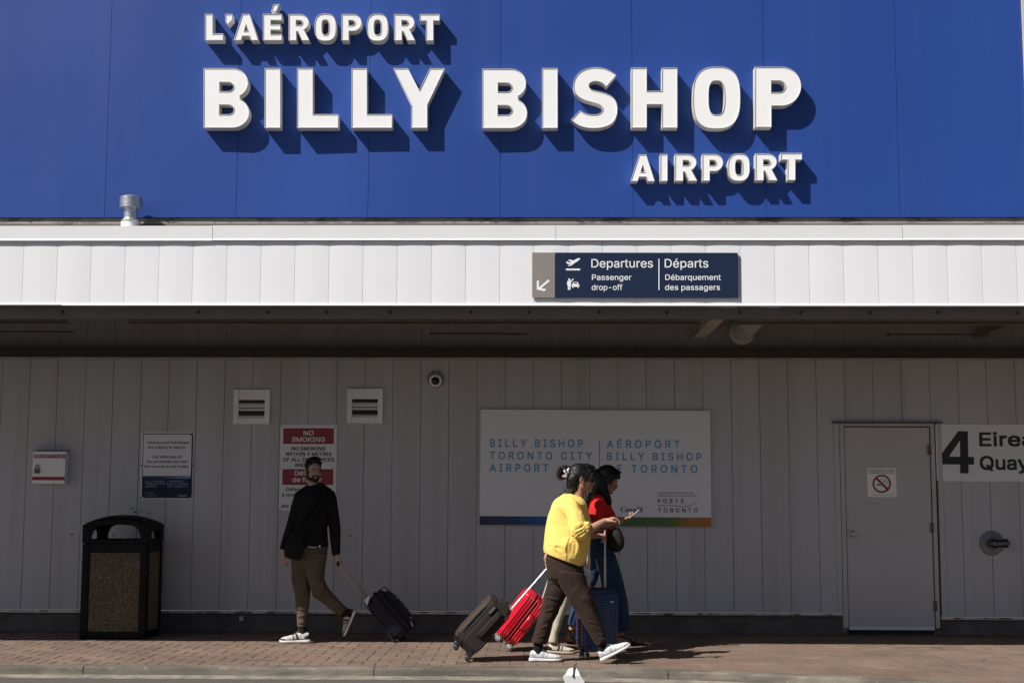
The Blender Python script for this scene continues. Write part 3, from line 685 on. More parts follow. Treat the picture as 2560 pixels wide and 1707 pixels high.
# search notice
zv = zoomer(60, 1060, 5.345)
s = thing('search_notice_sign', at(*zv(1900, 990), Yn), 'white and navy notice that vehicles and individuals are subject to search', 'sign')
g = MB(); poly(g, zv, [(1572, 107), (2273, 108), (2246, 996), (1551, 995)], Yn, .004); g.build('board', m_white, s)
def persp(x, y):  # rounded panel follows the slightly leaning board
    return (x-(y-108)*.0245+0, y)
g = MB(); poly(g, zv, [persp(*p) for p in rrect(1592, 123, 2262, 985, 40, 5)], YT); g.build('navy_border', m_navyd, s)
g = MB(); poly(g, zv, [persp(*p) for p in ([(2243, 690), (1601, 690)]+arc(1601+34, 135+34, 34, 34, 180, 270, 5)+arc(2243-34, 135+34, 34, 34, -90, 0, 5))], YT-.001); g.build('white_field', m_white, s)
xa, xb = at(*zv(1585, 700), YT).x, at(*zv(2228, 700), YT).x; ox = s.location.x
g = MB(); poly(g, zv, [(1585, 692), (2227, 692), (2226, 727), (1584, 724)], YT-.0015); g.build('colour_band', ramp_mat('notice_band', [(0, (.012, .013, .045)), (.4, (.02, .03, .12)), (.75, (.10, .22, .42)), (1, (.14, .32, .5))], xa-ox, xb-ox), s)
g = MB(); T3 = YT-.002
for t_, x0, x1, yb in (('Vehicles and individuals', 1634, 2200, 262), ('are subject to search.', 1658, 2168, 325), ('Les véhicules et', 1720, 2102, 452), ('les personnes peuvent', 1644, 2180, 516), ('être soumis à une fouille.', 1610, 2204, 580)): text(g, zv, t_, x0, x1, yb, 36, T3, .010)
g.build('navy_lettering', m_navyd, s)
g = MB(); m_pale = M('pale_blue_print', (.42, .45, .5), .5, var=0)
for t_, x0, x1, yb in (('BILLY BISHOP', 1622, 1874, 775), ('TORONTO CITY', 1620, 1896, 808), ('AIRPORT', 1618, 1778, 841), ('AÉROPORT', 1938, 2138, 775), ('BILLY BISHOP', 1936, 2192, 808), ('DE TORONTO', 1934, 2180, 842)): text(g, zv, t_, x0, x1, yb, 24, T3, .012, 1.4)
text(g, zv, 'PORTS', 1618, 1728, 926, 18, T3, .004, 1.5); text(g, zv, 'TORONTO', 1617, 1782, 963, 18, T3, .004, 1.5)
text(g, zv, '\U0001d402\U0001d41a\U0001d427\U0001d41a\U0001d41d\U0001d41a', 2050, 2178, 962, 26, T3, -.01, 1.0, None, FSER)
rect(g, zv, 1915, 755, 1918, 840, T3)
g.build('pale_lettering', m_pale, s)
screws(zv, [(1596, 127), (2256, 127), (1571, 548), (2252, 548), (1560, 981), (2232, 982)], Yn, s, .008)

# street number sign
s = thing('street_address_sign', w7(1100, 466, Yn), 'wide white address sign with a big black 4 and street name beside the door', 'sign')
YA = -.008; XR = at(2800, 1100, YA)
g = MB(); c0 = [(751, 84), (755, 80)]; q = [w7(x, y, YA) for x, y in ((752, 84), (756, 80))]
q2 = w7(769, 466, YA); L_ = 1.62; x0 = q[0].x
top, bot = q[1].z, q2.z
g.plate([(x0+.0, YA, top-.012), (x0+.012, YA, top), (x0+L_, YA, top-.004), (x0+L_, YA, bot), (x0+.012, YA, bot), (x0, YA, bot+.012)], .005); g.build('board', m_white, s)
YT = YA-.0012; g = MB()
poly(g, Z7, [(908, 128), (972, 129), (976, 301), (1014, 303), (1014, 355), (977, 354), (978, 414), (921, 413), (920, 353), (790, 352), (790, 287)], YT)
g.build('numeral', m_black, s)
g = MB(); poly(g, Z7, [(919, 190), (920, 300), (845, 300)], YT-.001); g.build('numeral_counter', m_white, s)
g = MB(); text(g, Z7, 'Eireann', 1054, 1054+(1352-1054)*1.86, 231, 95, YT, .022); text(g, Z7, 'Quay', 1058, 1384, 390, 95, YT, .022); g.build('street_name', m_black, s)
screws(Z7, [(775, 102), (786, 446)], YA, s)

# sticker on the door
zs = zoomer(2140, 1150, 14.258); Yd = .0108
s = thing('no_smoking_sticker', at(*zs(930, 1305), Yd), 'square white no smoking sticker with red prohibition circle on the door', 'sticker')
g = MB(); poly(g, zs, [(388, 285), (1418, 285), (1455, 1290), (1438, 1310), (420, 1310)], Yd, .0007); g.build('sheet', m_bright, s)
YT = Yd-.0006; g = MB(); cx, cy = 918, 838
ring = [(cx+330*math.cos(t), cy+328*math.sin(t)) for t in np.linspace(0, 2*math.pi, 40, endpoint=False)]; rin = [(cx+264*math.cos(t), cy+262*math.sin(t)) for t in np.linspace(0, 2*math.pi, 40, endpoint=False)]
A = [at(*zs(*p), YT) for p in ring]; B = [at(*zs(*p), YT) for p in rin]
g.verts(A+B, [(i, (i+1) % 40, 40+(i+1) % 40, 40+i) for i in range(40)])
poly(g, zs, [(700, 668), (748, 602), (1135, 985), (1085, 1050)], YT-.0003); g.build('prohibition_mark', m_red, s)
g = MB(); poly(g, zs, [(738, 848), (860, 848), (915, 900), (738, 900)], YT); poly(g, zs, [(1030, 850), (1072, 850), (1072, 888)], YT)
sm = cat([(940, 610), (905, 660), (920, 700), (965, 720), (985, 765), (1060, 765), (1105, 790), (1115, 830)]); poly(g, zs, [(x-5, y) for x, y in sm]+[(x+8, y+4) for x, y in sm[::-1]], YT)
sm = cat([(985, 625), (1020, 660), (1040, 715), (1090, 725), (1130, 770), (1135, 830)]); poly(g, zs, [(x-5, y) for x, y in sm]+[(x+8, y-2) for x, y in sm[::-1]], YT)
g.build('cigarette_symbol', m_black, s)
g = MB(); text(g, zs, 'No Smoking within 9 metres', 445, 1368, 385, 50, YT, .02); text(g, zs, 'of Building Entrance or Exit', 455, 1366, 468, 50, YT, .02); text(g, zs, 'Toronto Municipal Code Chapter 709', 530, 1345, 1245, 32, YT, .0); g.build('lettering', m_black, s)

# ------------------------------------------------------------------ wall fittings
def fire_box():
    z = zv; Yf = -.115
    s = thing('fire_plan_box', at(*z(330, 795), 0), 'small white and red fire safety plan box with a padlock on the wall', 'box')
    A, B, C_, E_ = [at(*z(*p), Yf) for p in ((118, 358), (553, 358), (545, 790), (108, 795))]
    xl, xr, zt, zb = (A.x+E_.x)/2, (B.x+C_.x)/2, A.z, E_.z
    g = MB(); g.box((xl, Yf+.012, zb), (xr, .0, zt), bev=.004); g.build('case', m_bright, s)
    g = MB(); g.box((xl, Yf, zb+.002), (xr, Yf+.011, zt-.004), bev=.003); g.build('lid', m_bright, s)
    g = MB(); g.box((xl-.004, Yf-.004, zt+.001), (xr+.006, .0, zt+.006)); g.build('top_flange', m_dark, s)
    H = zt-zb; W_ = xr-xl; g = MB()
    g.box((xl+.01, Yf-.0012, zt-.215*H), (xr-.004, Yf+.001, zt-.105*H)); g.box((xl+.001, Yf-.0012, zb+.11*H), (xr-.001, Yf+.001, zb+.215*H)); g.build('red_band', m_red, s)
    g = MB(); text(g, z, 'FIRE SAFETY PLAN', 138, 528, 442, 30, Yf-.002, .01); g.build('lettering', m_white, s)
    g = MB(); q = at(*z(178, 628), Yf); g.box((q.x-.027, Yf-.022, q.z-.022), (q.x+.027, Yf-.002, q.z+.022), bev=.004)
    g.tube([(q.x-.016, Yf-.012, q.z+.02), (q.x-.016, Yf-.012, q.z+.05), (q.x-.008, Yf-.012, q.z+.066), (q.x+.008, Yf-.012, q.z+.066), (q.x+.016, Yf-.012, q.z+.05), (q.x+.016, Yf-.012, q.z+.02)], .005)
    g.build('padlock', M('padlock_steel', (.10, .10, .105), .4, .6), s, True, auto=40)
fire_box()
def louvre(x0, x1, y0, y1, label):
    A, B = at(*zn(x0, y0), -.03), at(*zn(x1, y1), -.03); xl, xr, zt, zb = A.x, B.x, A.z, B.z; W_ = xr-xl; H = zt-zb
    s = thing('louvre_vent', ((xl+xr)/2, 0, zb), label, 'vent', 'square louvre vents on the wall')
    fw = .138*W_; top = .147*H; bot = .17*H
    for x in (xl, xr-fw):
        g = MB(); g.box((x, -.034, zb), (x+fw, .0, zt), bev=.003); g.build('side_board', m_wood, s)
    g = MB(); g.box((xl+fw+.001, -.028, zt-top), (xr-fw-.001, 0, zt-.002), bev=.002); g.build('top_board', m_wood, s)
    g = MB(); g.box((xl+fw+.001, -.028, zb+.003), (xr-fw-.001, 0, zb+bot), bev=.002); g.build('bottom_board', m_wood, s)
    g = MB(); g.box((xl+fw, -.004, zb+bot), (xr-fw, .0005, zt-top)); g.build('dark_opening', m_dark, s)
    def blade(zc, y0, dz, dy, th):
        g = MB(); g.verts([(xl+fw+.001, y0, zc), (xr-fw-.001, y0, zc), (xr-fw-.001, y0+dy, zc+dz), (xl+fw+.001, y0+dy, zc+dz), (xl+fw+.001, y0, zc+th), (xr-fw-.001, y0, zc+th), (xr-fw-.001, y0+dy, zc+dz+th), (xl+fw+.001, y0+dy, zc+dz+th)],
            [(0, 1, 2, 3), (4, 7, 6, 5), (0, 4, 5, 1), (1, 5, 6, 2), (2, 6, 7, 3), (3, 7, 4, 0)]); g.build('blade', m_wood, s)
    blade(zt-top-.155*H, -.024, .01, .018, .145*H)
    blade(zb+.485*H, -.026, .03, .022, .026*H+.004); blade(zb+.385*H, -.020, .02, .016, .010); blade(zb+bot+.003, -.026, .02, .022, .008)
louvre(97, 444, 208, 548, 'square white wooden louvre vent left of the no smoking sign'); louvre(1209, 1553, 200, 540, 'square white wooden louvre vent right of the no smoking sign')
def dome():
    c = at(*zn(2075, 112), -.01); s = thing('dome_camera', (c.x, 0, c.z), 'round dome security camera high on the shaded siding wall', 'camera')
    g = MB(); g.lathe((c.x, 0, c.z), (0, -1, 0), [(.092, 0), (.093, .012), (.085, .03), (.070, .035)], 36); g.build('back_box', m_beam, s, True, auto=40)
    c2 = at(*zn(2072, 122), -.06)
    g = MB(); g.lathe((c2.x, -.034, c2.z), (0, -1, -.12), [(.068, 0), (.069, .014), (.064, .024), (.046, .027)], 36); g.build('ring', m_bright, s, True, auto=40)
    g = MB(); g.ell((c2.x, -.058, c2.z-.003), (.045, .036, .045), 24, 14); g.build('dome', M('smoked_dome', (.012, .012, .013), .08, var=0), s, True)
    for dx, dz in ((-.055, .012), (.055, .016), (0, -.057)):
        g = MB(); g.cyl((c2.x+dx, -.057, c2.z+dz), (c2.x+dx, -.063, c2.z+dz), .0045, n=8); g.build('screw', m_steel, s)
    for px_, py_ in ((2043, 30), (2115, 26)):
        g = MB(); q = at(*zn(px_, py_), 0); g.cyl(q, q-Vector((0, .002, 0)), .008, n=10); g.build('plug', m_dark, s)
dome()
def standpipe():
    c = w7(1134, 885, -.01); s = thing('pipe_connection', (c.x, 0, c.z), 'dark metal pipe connection with round plate and capped outlet on the wall', 'pipe connection')
    md = M('dark_chrome', (.13, .13, .135), .25, .9, var=.15, vscale=15)
    g = MB(); g.lathe((c.x, 0, c.z), (0, -1, 0), [(.13, 0), (.131, .004), (.125, .010), (.06, .022), (.055, .030)], 40); g.build('round_plate', M('plate_steel', (.20, .20, .205), .45, .7, var=.15, vscale=12), s, True, auto=30)
    g = MB(); g.cyl((c.x, -.02, c.z), (c.x, -.11, c.z), .045, n=24); g.ell((c.x, -.11, c.z), (.06, .05, .052), 20, 12); g.build('elbow', md, s, True, auto=50)
    g = MB(); g.cyl((c.x+.02, -.115, c.z), (c.x+.10, -.115, c.z+.003), .043, n=24); g.lathe((c.x+.085, -.115, c.z+.003), (1, -.1, 0), [(.048, 0), (.05, .012), (.044, .018), (.05, .024), (.046, .05), (.02, .055), (.018, .07)], 24); g.build('outlet_cap', md, s, True, auto=30)
    g = MB(); g.lathe((c.x-.045, -.115, c.z), (-1, -.5, 0), [(.04, 0), (.042, .012), (.034, .03), (.012, .034)], 20); g.build('side_cap', md, s, True, auto=30)
standpipe()
def flue():
    zc = zoomer(280, 480, 15.68); Yc = -2.68
    c = at(*zc(720, 1380), Yc); s = thing('flue_cap', (c.x, Yc, c.z-.12), 'galvanised flue pipe with round cap standing on the canopy roof', 'chimney')
    zz = lambda y: at(*zc(715, y), Yc).z; px = lambda w_: w_/15.68/279.5
    x = c.x
    g = MB(); g.cyl((x, Yc, 3.72), (x, Yc, zz(1150)), px(375), n=32); g.build('base_sleeve', m_white, s, True, auto=40)
    g = MB(); g.lathe((x, Yc, zz(1175)), (0, 0, 1), [(px(400), 0), (px(405), .004), (px(300), .022), (px(285), .03)], 32); g.build('storm_collar', m_galv, s, True, auto=30)
    g = MB(); g.lathe((x, Yc, zz(1100)), (0, 0, 1), [(px(278), 0), (px(276), zz(800)-zz(1100)), (px(288), zz(790)-zz(1100)), (px(288), zz(770)-zz(1100)), (px(276), zz(760)-zz(1100)), (px(272), zz(500)-zz(1100))], 32); g.build('neck', m_galv, s, True, auto=30)
    R0 = px(445); z0 = zz(640)
    P = [(R0*.94, 0), (R0, 0), (R0, zz(505)-z0), (R0+.003, zz(500)-z0), (R0+.003, zz(492)-z0), (R0, zz(486)-z0), (R0, zz(300)-z0), (R0+.003, zz(296)-z0), (R0+.003, zz(286)-z0), (R0, zz(280)-z0), (R0, zz(215)-z0), (R0*.55, zz(150)-z0), (.01, zz(140)-z0)]
    g = MB(); g.lathe((x, Yc, z0), (0, 0, 1), P, 40); g.build('cap', m_galv, s, True, auto=25)
flue()
# bird netting under the canopy
g = MB(); ya, yb, za, zb = YF+.14, -.06, 3.035, 2.934; wd = .0010; cell = .026
def strand(p, q, up):
    p, q = Vector(p), Vector(q); d = (q-p).normalized(); u = d.orthogonal().normalized()*wd; w = d.cross(u)
    g.verts([p+u, p-u*.5+w*.87, p-u*.5-w*.87, q+u, q-u*.5+w*.87, q-u*.5-w*.87], [(0, 1, 4, 3), (1, 2, 5, 4), (2, 0, 3, 5)])
x = -8.6; i = 0
while x < 8.6: strand((x, ya, za), (x, yb, zb), 0); x += cell
n = int((yb-ya)/cell)
for i in range(n+1):
    t = i/n; sag = -.03*math.sin(math.pi*t); strand((-8.6, ya+(yb-ya)*t, za+(zb-za)*t), (8.6, ya+(yb-ya)*t, za+(zb-za)*t), 0)
for k in range(3):
    pts = [(-8.6+.05*i, -.055, 2.93-.012*k+.006*math.sin(i*.37+k)) for i in range(345)]
    for i in range(344): strand(pts[i], pts[i+1], 0)
o = g.build('bird_netting', m_net); tag(o, 'fine dark bird netting stretched below the canopy steel', 'netting')
for (ua, ub, v, lb) in ((1080, 1318, 834, 'thin dark rod lying on the netting above the dome camera'), (-20, 184, 829, 'thin dark rod lying on the netting at the far left end'), (2222, 2475, 836, 'thin dark rod lying on the netting above the door')):
    A, B = at(ua, v, -.95), at(ub, v+1, -.95); g = MB(); g.tube([A, (A+B)/2+Vector((0, 0, .004)), B], .008, 8)
    if ua > 0: g.ell(A, (.022, .014, .016), 10, 6)
    tag(g.build('metal_rod', m_dark, None, True), lb, 'rod', 'dark rods lying on the netting')

# ------------------------------------------------------------------ litter bin
def litter_bin():
    zb_ = zoomer(180, 1260, 4.354)
    f = ground(*zb_(390, 1463)); Yb_ = f.y-.05
    xl, xr = at(*zb_(72, 1455), Yb_).x, at(*zb_(800, 1455), Yb_).x
    W_ = xr-xl; Dp = W_*.86; H = at(*zb_(450, 425), Yb_).z; HT = at(*zb_(450, 124), Yb_).z
    s = thing('litter_bin', ((xl+xr)/2, Yb_+Dp/2, 0), 'black litter bin with stone chip panels and arched open lid by the wall', 'bin')
    y0, y1 = Yb_, Yb_+Dp; pw = .085
    for (x, y) in ((xl, y0), (xr-pw, y0), (xl, y1-pw), (xr-pw, y1-pw)):
        g = MB(); g.box((x, y, .0), (x+pw, y+pw, H), bev=.018, seg=3); g.build('corner_post', m_bplastic, s, True, auto=40)
    for z0, z1, nm in ((.015, .075, 'base_rail'), (H-.095, H-.001, 'top_rail')):
        g = MB()
        g.box((xl+pw-.01, y0+.008, z0), (xr-pw+.01, y0+.05, z1)); g.box((xl+pw-.01, y1-.05, z0), (xr-pw+.01, y1-.008, z1)); g.box((xl+.008, y0+pw-.01, z0), (xl+.05, y1-pw+.01, z1)); g.box((xr-.05, y0+pw-.01, z0), (xr-.008, y1-pw+.01, z1)); g.build(nm, m_bplastic, s)
    # exposed aggregate panels: real chips set in a dark matrix
    ms = M('stone_chips', (.155, .115, .055), .6, var=.0); nt = ms.node_tree; b = nt.nodes['Principled BSDF']
    a_ = nt.nodes.new('ShaderNodeAttribute'); a_.attribute_name = 'tone'; nt.links.new(a_.outputs['Color'], b.inputs['Base Color'])
    def panel(O, ux, L):
        nrm = Vector((ux.y, -ux.x, 0)); g = MB(); tn = []
        A = O+ux*0; B = O+ux*L
        g.verts([A+Vector((0, 0, .07)), B+Vector((0, 0, .07)), B+Vector((0, 0, H-.09)), A+Vector((0, 0, H-.09))], [(0, 1, 2, 3)]); tn += [(.03, .024, .016, 1)]*4
        for i in range(int(L*H*19000)):
            c = O+ux*rng.uniform(0, L)+Vector((0, 0, rng.uniform(.07, H-.09))); r = rng.uniform(.0028, .006); h = rng.uniform(.0015, .004)
            an = rng.uniform(0, 6.28); k = 5; e1 = (ux*math.cos(an)+Vector((0, 0, math.sin(an)))); e2 = (-ux*math.sin(an)+Vector((0, 0, math.cos(an))))
            rg_ = [c+e1*r*math.cos(6.283*j/k)*rng.uniform(.8, 1.4)+e2*r*.65*math.sin(6.283*j/k) for j in range(k)]; top_ = [p.lerp(c, .45)+nrm*h for p in rg_]
            g.verts(rg_+top_, [tuple(range(k, 2*k))]+[(j, (j+1) % k, k+(j+1) % k, k+j) for j in range(k)])
            q = rng.choice([.35, .6, 1, 1.7, 2.6], p=[.22, .31, .30, .12, .05]); hue = rng.normal(0, .08); tn += [(.21*q*(1+hue), .16*q, .088*q*(1-hue), 1)]*(2*k)
        bmesh.ops.recalc_face_normals(g.bm, faces=g.bm.faces)
        me = bpy.data.meshes.new('stone_panel'); g.bm.to_mesh(me); g.bm.free()
        ca = me.color_attributes.new('tone', 'FLOAT_COLOR', 'POINT'); ca.data.foreach_set('color', np.array(tn, 'f').ravel())
        link('stone_panel', me, ms, s)
    panel(Vector((xl+pw-.012, y0+.016, 0)), Vector((1, 0, 0)), W_-2*pw+.024)
    panel(Vector((xr-.016, y0+pw-.012, 0)), Vector((0, 1, 0)), Dp-2*pw+.024)
    for a0, a1 in (((xl+.02, y0+pw), (xl+.03, y1-pw)), ((xl+pw, y1-.03), (xr-pw, y1-.02))):
        g = MB(); g.box((*a0, .07), (*a1, H-.09)); g.build('back_panel', M('brown_panel', (.09, .07, .045), .8), s)
    g = MB(); g.box((xl+.05, y0+.05, .02), (xr-.05, y1-.05, H-.12)); g.build('liner', m_dark, s)
    # lid: four walls pierced by arched openings, and a crowned roof
    hs = at(*zb_(450, 222), Yb_).z        # shoulder height at the corners
    z0 = H+.002; zo0 = at(*zb_(450, 385), Yb_).z; m = (HT-hs)
    def roofz(x, y): tx = (x-xl)/W_*2-1; ty = (y-y0)/Dp*2-1; return hs+m*(1-min(1, abs(tx))**2.4)*(1-.35*min(1, abs(ty))**2.4)
    def wall(P, ux, L, nin):
        """wall with one wide arched opening"""
        N = 24; t0, t1 = .115, .885; g = MB(); th = .04
        for i in range(N):
            a_, b_ = i/N, (i+1)/N
            for off in (0,):
                def ztop(t): q = P+ux*L*t; return roofz(min(max(q.x, xl), xr), min(max(q.y, y0), y1))-.004
                def zar(t): 
                    if t <= t0 or t >= t1: return None
                    k = (t-t0)/(t1-t0)*2-1; return zo0+(ztop(t)-.055-zo0)*(1-abs(k)**12)
                segs = []
                m_ = (a_+b_)/2
                if m_ <= t0 or m_ >= t1: segs = [((z0, z0), (ztop(a_), ztop(b_)))]
                else:
                    za, zb2 = zar(max(a_, t0+.001)), zar(min(b_, t1-.001)); segs = [((z0, z0), (zo0, zo0)), ((za, zb2), (ztop(a_), ztop(b_)))]
                for (l0, l1), (u0, u1) in segs:
                    A = P+ux*L*a_; B = P+ux*L*b_; I = nin*th; Z = lambda v, z: Vector((v.x, v.y, z))
                    g.verts([Z(A, l0), Z(B, l1), Z(B, u1), Z(A, u0), Z(A+I, l0), Z(B+I, l1), Z(B+I, u1), Z(A+I, u0)], [(0, 1, 2, 3), (5, 4, 7, 6), (4, 5, 1, 0), (3, 2, 6, 7), (0, 3, 7, 4), (1, 5, 6, 2)])
        g.build('lid_wall', m_bplastic, s)
    wall(Vector((xl, y0, 0)), Vector((1, 0, 0)), W_, Vector((0, 1, 0))); wall(Vector((xl, y1, 0)), Vector((1, 0, 0)), W_, Vector((0, -1, 0)))
    wall(Vector((xl, y0+.04, 0)), Vector((0, 1, 0)), Dp-.08, Vector((1, 0, 0))); wall(Vector((xr, y0+.04, 0)), Vector((0, 1, 0)), Dp-.08, Vector((-1, 0, 0)))
    g = MB(); N = 20; pts = []; b_ = .003
    for dz in (0, -.03):
        for j in range(N+1):
            for i in range(N+1):
                x = xl-b_+(W_+2*b_)*i/N; y = y0-b_+(Dp+2*b_)*j/N; e = max(abs(i/N*2-1), abs(j/N*2-1))
                pts.append((x, y, roofz(min(max(x, xl), xr), min(max(y, y0), y1))+dz+.006-(.022 if dz == 0 else 0)*max(0, (e-.86)/.14)**2))
    n1 = (N+1)**2; fs = []
    for j in range(N):
        for i in range(N):
            q = (j*(N+1)+i, j*(N+1)+i+1, (j+1)*(N+1)+i+1, (j+1)*(N+1)+i); fs += [q, tuple(n1+k for k in q[::-1])]
    for i in range(N):
        fs += [(i, n1+i, n1+i+1, i+1), (N*(N+1)+i, N*(N+1)+i+1, n1+N*(N+1)+i+1, n1+N*(N+1)+i), (i*(N+1), (i+1)*(N+1), n1+(i+1)*(N+1), n1+i*(N+1)), (i*(N+1)+N, n1+i*(N+1)+N, n1+(i+1)*(N+1)+N, (i+1)*(N+1)+N)]
    g.verts(pts, fs); g.build('lid_roof', m_bplastic, s, True, auto=50)
litter_bin()
# white tagged board leaning at the kerb
m_tag = dirty(M('worn_white_board', (.66, .65, .64), .6, var=.06, vscale=8), (.30, .28, .25), 14, .58, .72, (1, 1, 1), .6)
zk = zoomer(1340, 1640, 13.07); Yk = -3.62
s = thing('tag_board', at(*zk(1220, 1500), Yk), 'white tag shaped board with a black tie standing in front of the kerb', 'board')
A = [at(*zk(*p), Yk) for p in ((885, 690), (940, 620), (1450, 640), (1500, 680), (1620, 1100), (1560, 1400), (1010, 1400), (960, 950))]
A = [Vector((p.x, Yk, max(p.z, RZ+.002))) for p in A]
g = MB(); g.plate(A, .05); g.build('front_sheet', m_tag, s)
B = [at(*zk(*p), Yk+.0) for p in ((940, 618), (1040, 440), (1100, 395), (1310, 368), (1340, 400), (1455, 638))]
hinge = (A[1]+A[2])/2
g = MB(); q = [Vector((p.x, Yk+.002+(p.z-B[0].z)*.55, p.z)) for p in B]; n = len(q); nv = Vector((0, .03, -.012))
g.verts(q+[p+nv for p in q], [tuple(range(n)), tuple(range(2*n-1, n-1, -1))]+[(i, n+i, n+(i+1) % n, (i+1) % n) for i in range(n)]); g.build('folded_flap', m_tag, s)
P = [at(*zk(*p), Yk-.006+d) for p, d in (((1215, 650), 0), ((1222, 560), .004), ((1230, 430), .02), ((1240, 340), .03), ((1290, 260), .035), ((1345, 212), .03))]
g = MB(); g.tube(P, [.007, .0042, .004, .006, .005, .002], 8); g.ell(P[0], (.008, .006, .009), 10, 8); g.build('cord', m_rubber, s, True)

# ------------------------------------------------------------------ soft shapes (people, clothes, soft bags)
def vnoise(p, seed=0):
    """smooth value noise on an (n,3) array"""
    i = np.floor(p).astype(np.int64); f = p-i; f = f*f*(3-2*f); out = 0
    for dx in (0, 1):
        for dy in (0, 1):
            for dz in (0, 1):
                h = (i[:, 0]+dx)*374761393+(i[:, 1]+dy)*668265263+(i[:, 2]+dz)*2147483647+seed*974711
                h = (h ^ (h >> 13))*1274126177; h = (h ^ (h >> 16)) & 0xffff
                w = (f[:, 0] if dx else 1-f[:, 0])*(f[:, 1] if dy else 1-f[:, 1])*(f[:, 2] if dz else 1-f[:, 2])
                out = out+w*(h/65535.0)
    return out*2-1
class Blob:
    """overlapping closed volumes that are fused into one skin"""
    def __init__(s): s.v = []; s.f = []
    def add(s, pts, fs): o = len(s.v); s.v += [tuple(p) for p in pts]; s.f += [tuple(o+i for i in q) for q in fs]; return s
    def ell(s, c, r, X=None, n=16, m=10):
        c = Vector(c); X = X or Matrix.Identity(3); pts = [c+X @ Vector((0, 0, r[2]))]
        for j in range(1, m):
            th = math.pi*j/m
            pts += [c+X @ Vector((r[0]*math.sin(th)*math.cos(2*math.pi*i/n), r[1]*math.sin(th)*math.sin(2*math.pi*i/n), r[2]*math.cos(th))) for i in range(n)]
        pts.append(c+X @ Vector((0, 0, -r[2]))); e = len(pts)-1
        fs = [(0, 1+i, 1+(i+1) % n) for i in range(n)]
        for j in range(m-2): fs += [(1+j*n+i, 1+(j+1)*n+i, 1+(j+1)*n+(i+1) % n, 1+j*n+(i+1) % n) for i in range(n)]
        fs += [(e, 1+(m-2)*n+(i+1) % n, 1+(m-2)*n+i) for i in range(n)]
        return s.add(pts, fs)
    def cone(s, p0, r0, p1, r1, n=14):
        p0, p1 = Vector(p0), Vector(p1); d = p1-p0; L = d.length
        if L < 1e-6: return s
        d /= L; u = d.orthogonal().normalized(); w = d.cross(u); rings = []
        for a in (-90, -60, -30, 0): rings.append((p0+d*r0*math.sin(R(a)), max(r0*math.cos(R(a)), 1e-4)))
        for a in (0, 30, 60, 90): rings.append((p1+d*r1*math.sin(R(a)), max(r1*math.cos(R(a)), 1e-4)))
        pts = [c+(u*math.cos(2*math.pi*i/n)+w*math.sin(2*math.pi*i/n))*r for c, r in rings for i in range(n)]; k = len(rings)
        fs = [(j*n+i, j*n+(i+1) % n, (j+1)*n+(i+1) % n, (j+1)*n+i) for j in range(k-1) for i in range(n)]+[tuple(range(n))[::-1], tuple(range((k-1)*n, k*n))]
        return s.add(pts, fs)
    def limb(s, *pr):
        for (p0, r0), (p1, r1) in zip(pr, pr[1:]): s.cone(p0, r0, p1, r1)
        return s
    def loft(s, rings, n=28):
        """rings: (centre, half axis a, half axis b, exponent)"""
        pts = []
        for c, a_, b_, e in rings:
            for i in range(n):
                t = 2*math.pi*i/n; ct, st = math.cos(t), math.sin(t)
                pts.append(c+a_*math.copysign(abs(ct)**(2/e), ct)+b_*math.copysign(abs(st)**(2/e), st))
        k = len(rings); fs = [(j*n+i, j*n+(i+1) % n, (j+1)*n+(i+1) % n, (j+1)*n+i) for j in range(k-1) for i in range(n)]
        fs += [tuple(range(n))[::-1], tuple(range((k-1)*n, k*n))]
        return s.add(pts, fs)
    def build(s, name, mat, parent, voxel=.006, smooth=3, disp=None, amp=1.0):
        me = mesh('tmp', s.v, s.f); bm = bmesh.new(); bm.from_mesh(me); 
        o = bpy.data.objects.new('tmp', me); COL.objects.link(o); bm.free()
        m = o.modifiers.new('r', 'REMESH'); m.mode = 'VOXEL'; m.voxel_size = voxel; m.adaptivity = 0
        if smooth: q = o.modifiers.new('s', 'SMOOTH'); q.factor = .5; q.iterations = smooth
        dg = bpy.context.evaluated_depsgraph_get(); r = bpy.data.meshes.new_from_object(o.evaluated_get(dg)); r.name = name
        bpy.data.objects.remove(o); bpy.data.meshes.remove(me); r.materials.clear()
        if disp:
            n = len(r.vertices); co = np.empty(n*3); no = np.empty(n*3)
            r.vertices.foreach_get('co', co); r.vertices.foreach_get('normal', no); co = co.reshape(-1, 3); no = no.reshape(-1, 3)
            co = co+no*(disp(co)*amp)[:, None]; r.vertices.foreach_set('co', co.ravel()); r.update()
        return link(name, r, mat, parent, True)
def folds(segs, noise=.002, nscale=9, stretch=(1, 1, .45), seed=1, ridge=0.0, rscale=11):
    """cloth folds: ridges along given 3D segments (p, q, width, height) over a soft wandering noise"""
    S = [(np.array(p), np.array(q), w, h) for p, q, w, h in segs]; st = np.array(stretch)
    def f(co):
        wob = np.stack([vnoise(co*7+k*31, seed+k) for k in range(3)], 1)*.012
        c2 = co+wob; d = noise*(vnoise(co*st*nscale, seed+5)+.5*vnoise(co*st*nscale*2.1, seed+6))
        if ridge:
            r_ = 1-np.abs(vnoise(c2*st*rscale, seed+9)); m_ = np.clip(vnoise(co*5, seed+12)*1.3+.45, 0, 1); d = d+ridge*m_*(r_**5-.25)
        for p, q, w, h in S:
            ax = q-p; L2 = ax @ ax+1e-9; t = np.clip(((c2-p) @ ax)/L2, 0, 1); e = np.linalg.norm(c2-p-t[:, None]*ax, axis=1)
            tp = np.clip(np.minimum(t, 1-t)*5+.25, 0, 1)
            d = d+h*tp*(np.exp(-(e/w)**2)-.55*np.exp(-(e/(w*2.1))**2))
        return d
    return f
def P(zf, Y0): return lambda x, y, dy=0.0: at(*zf(x, y), Y0+dy)
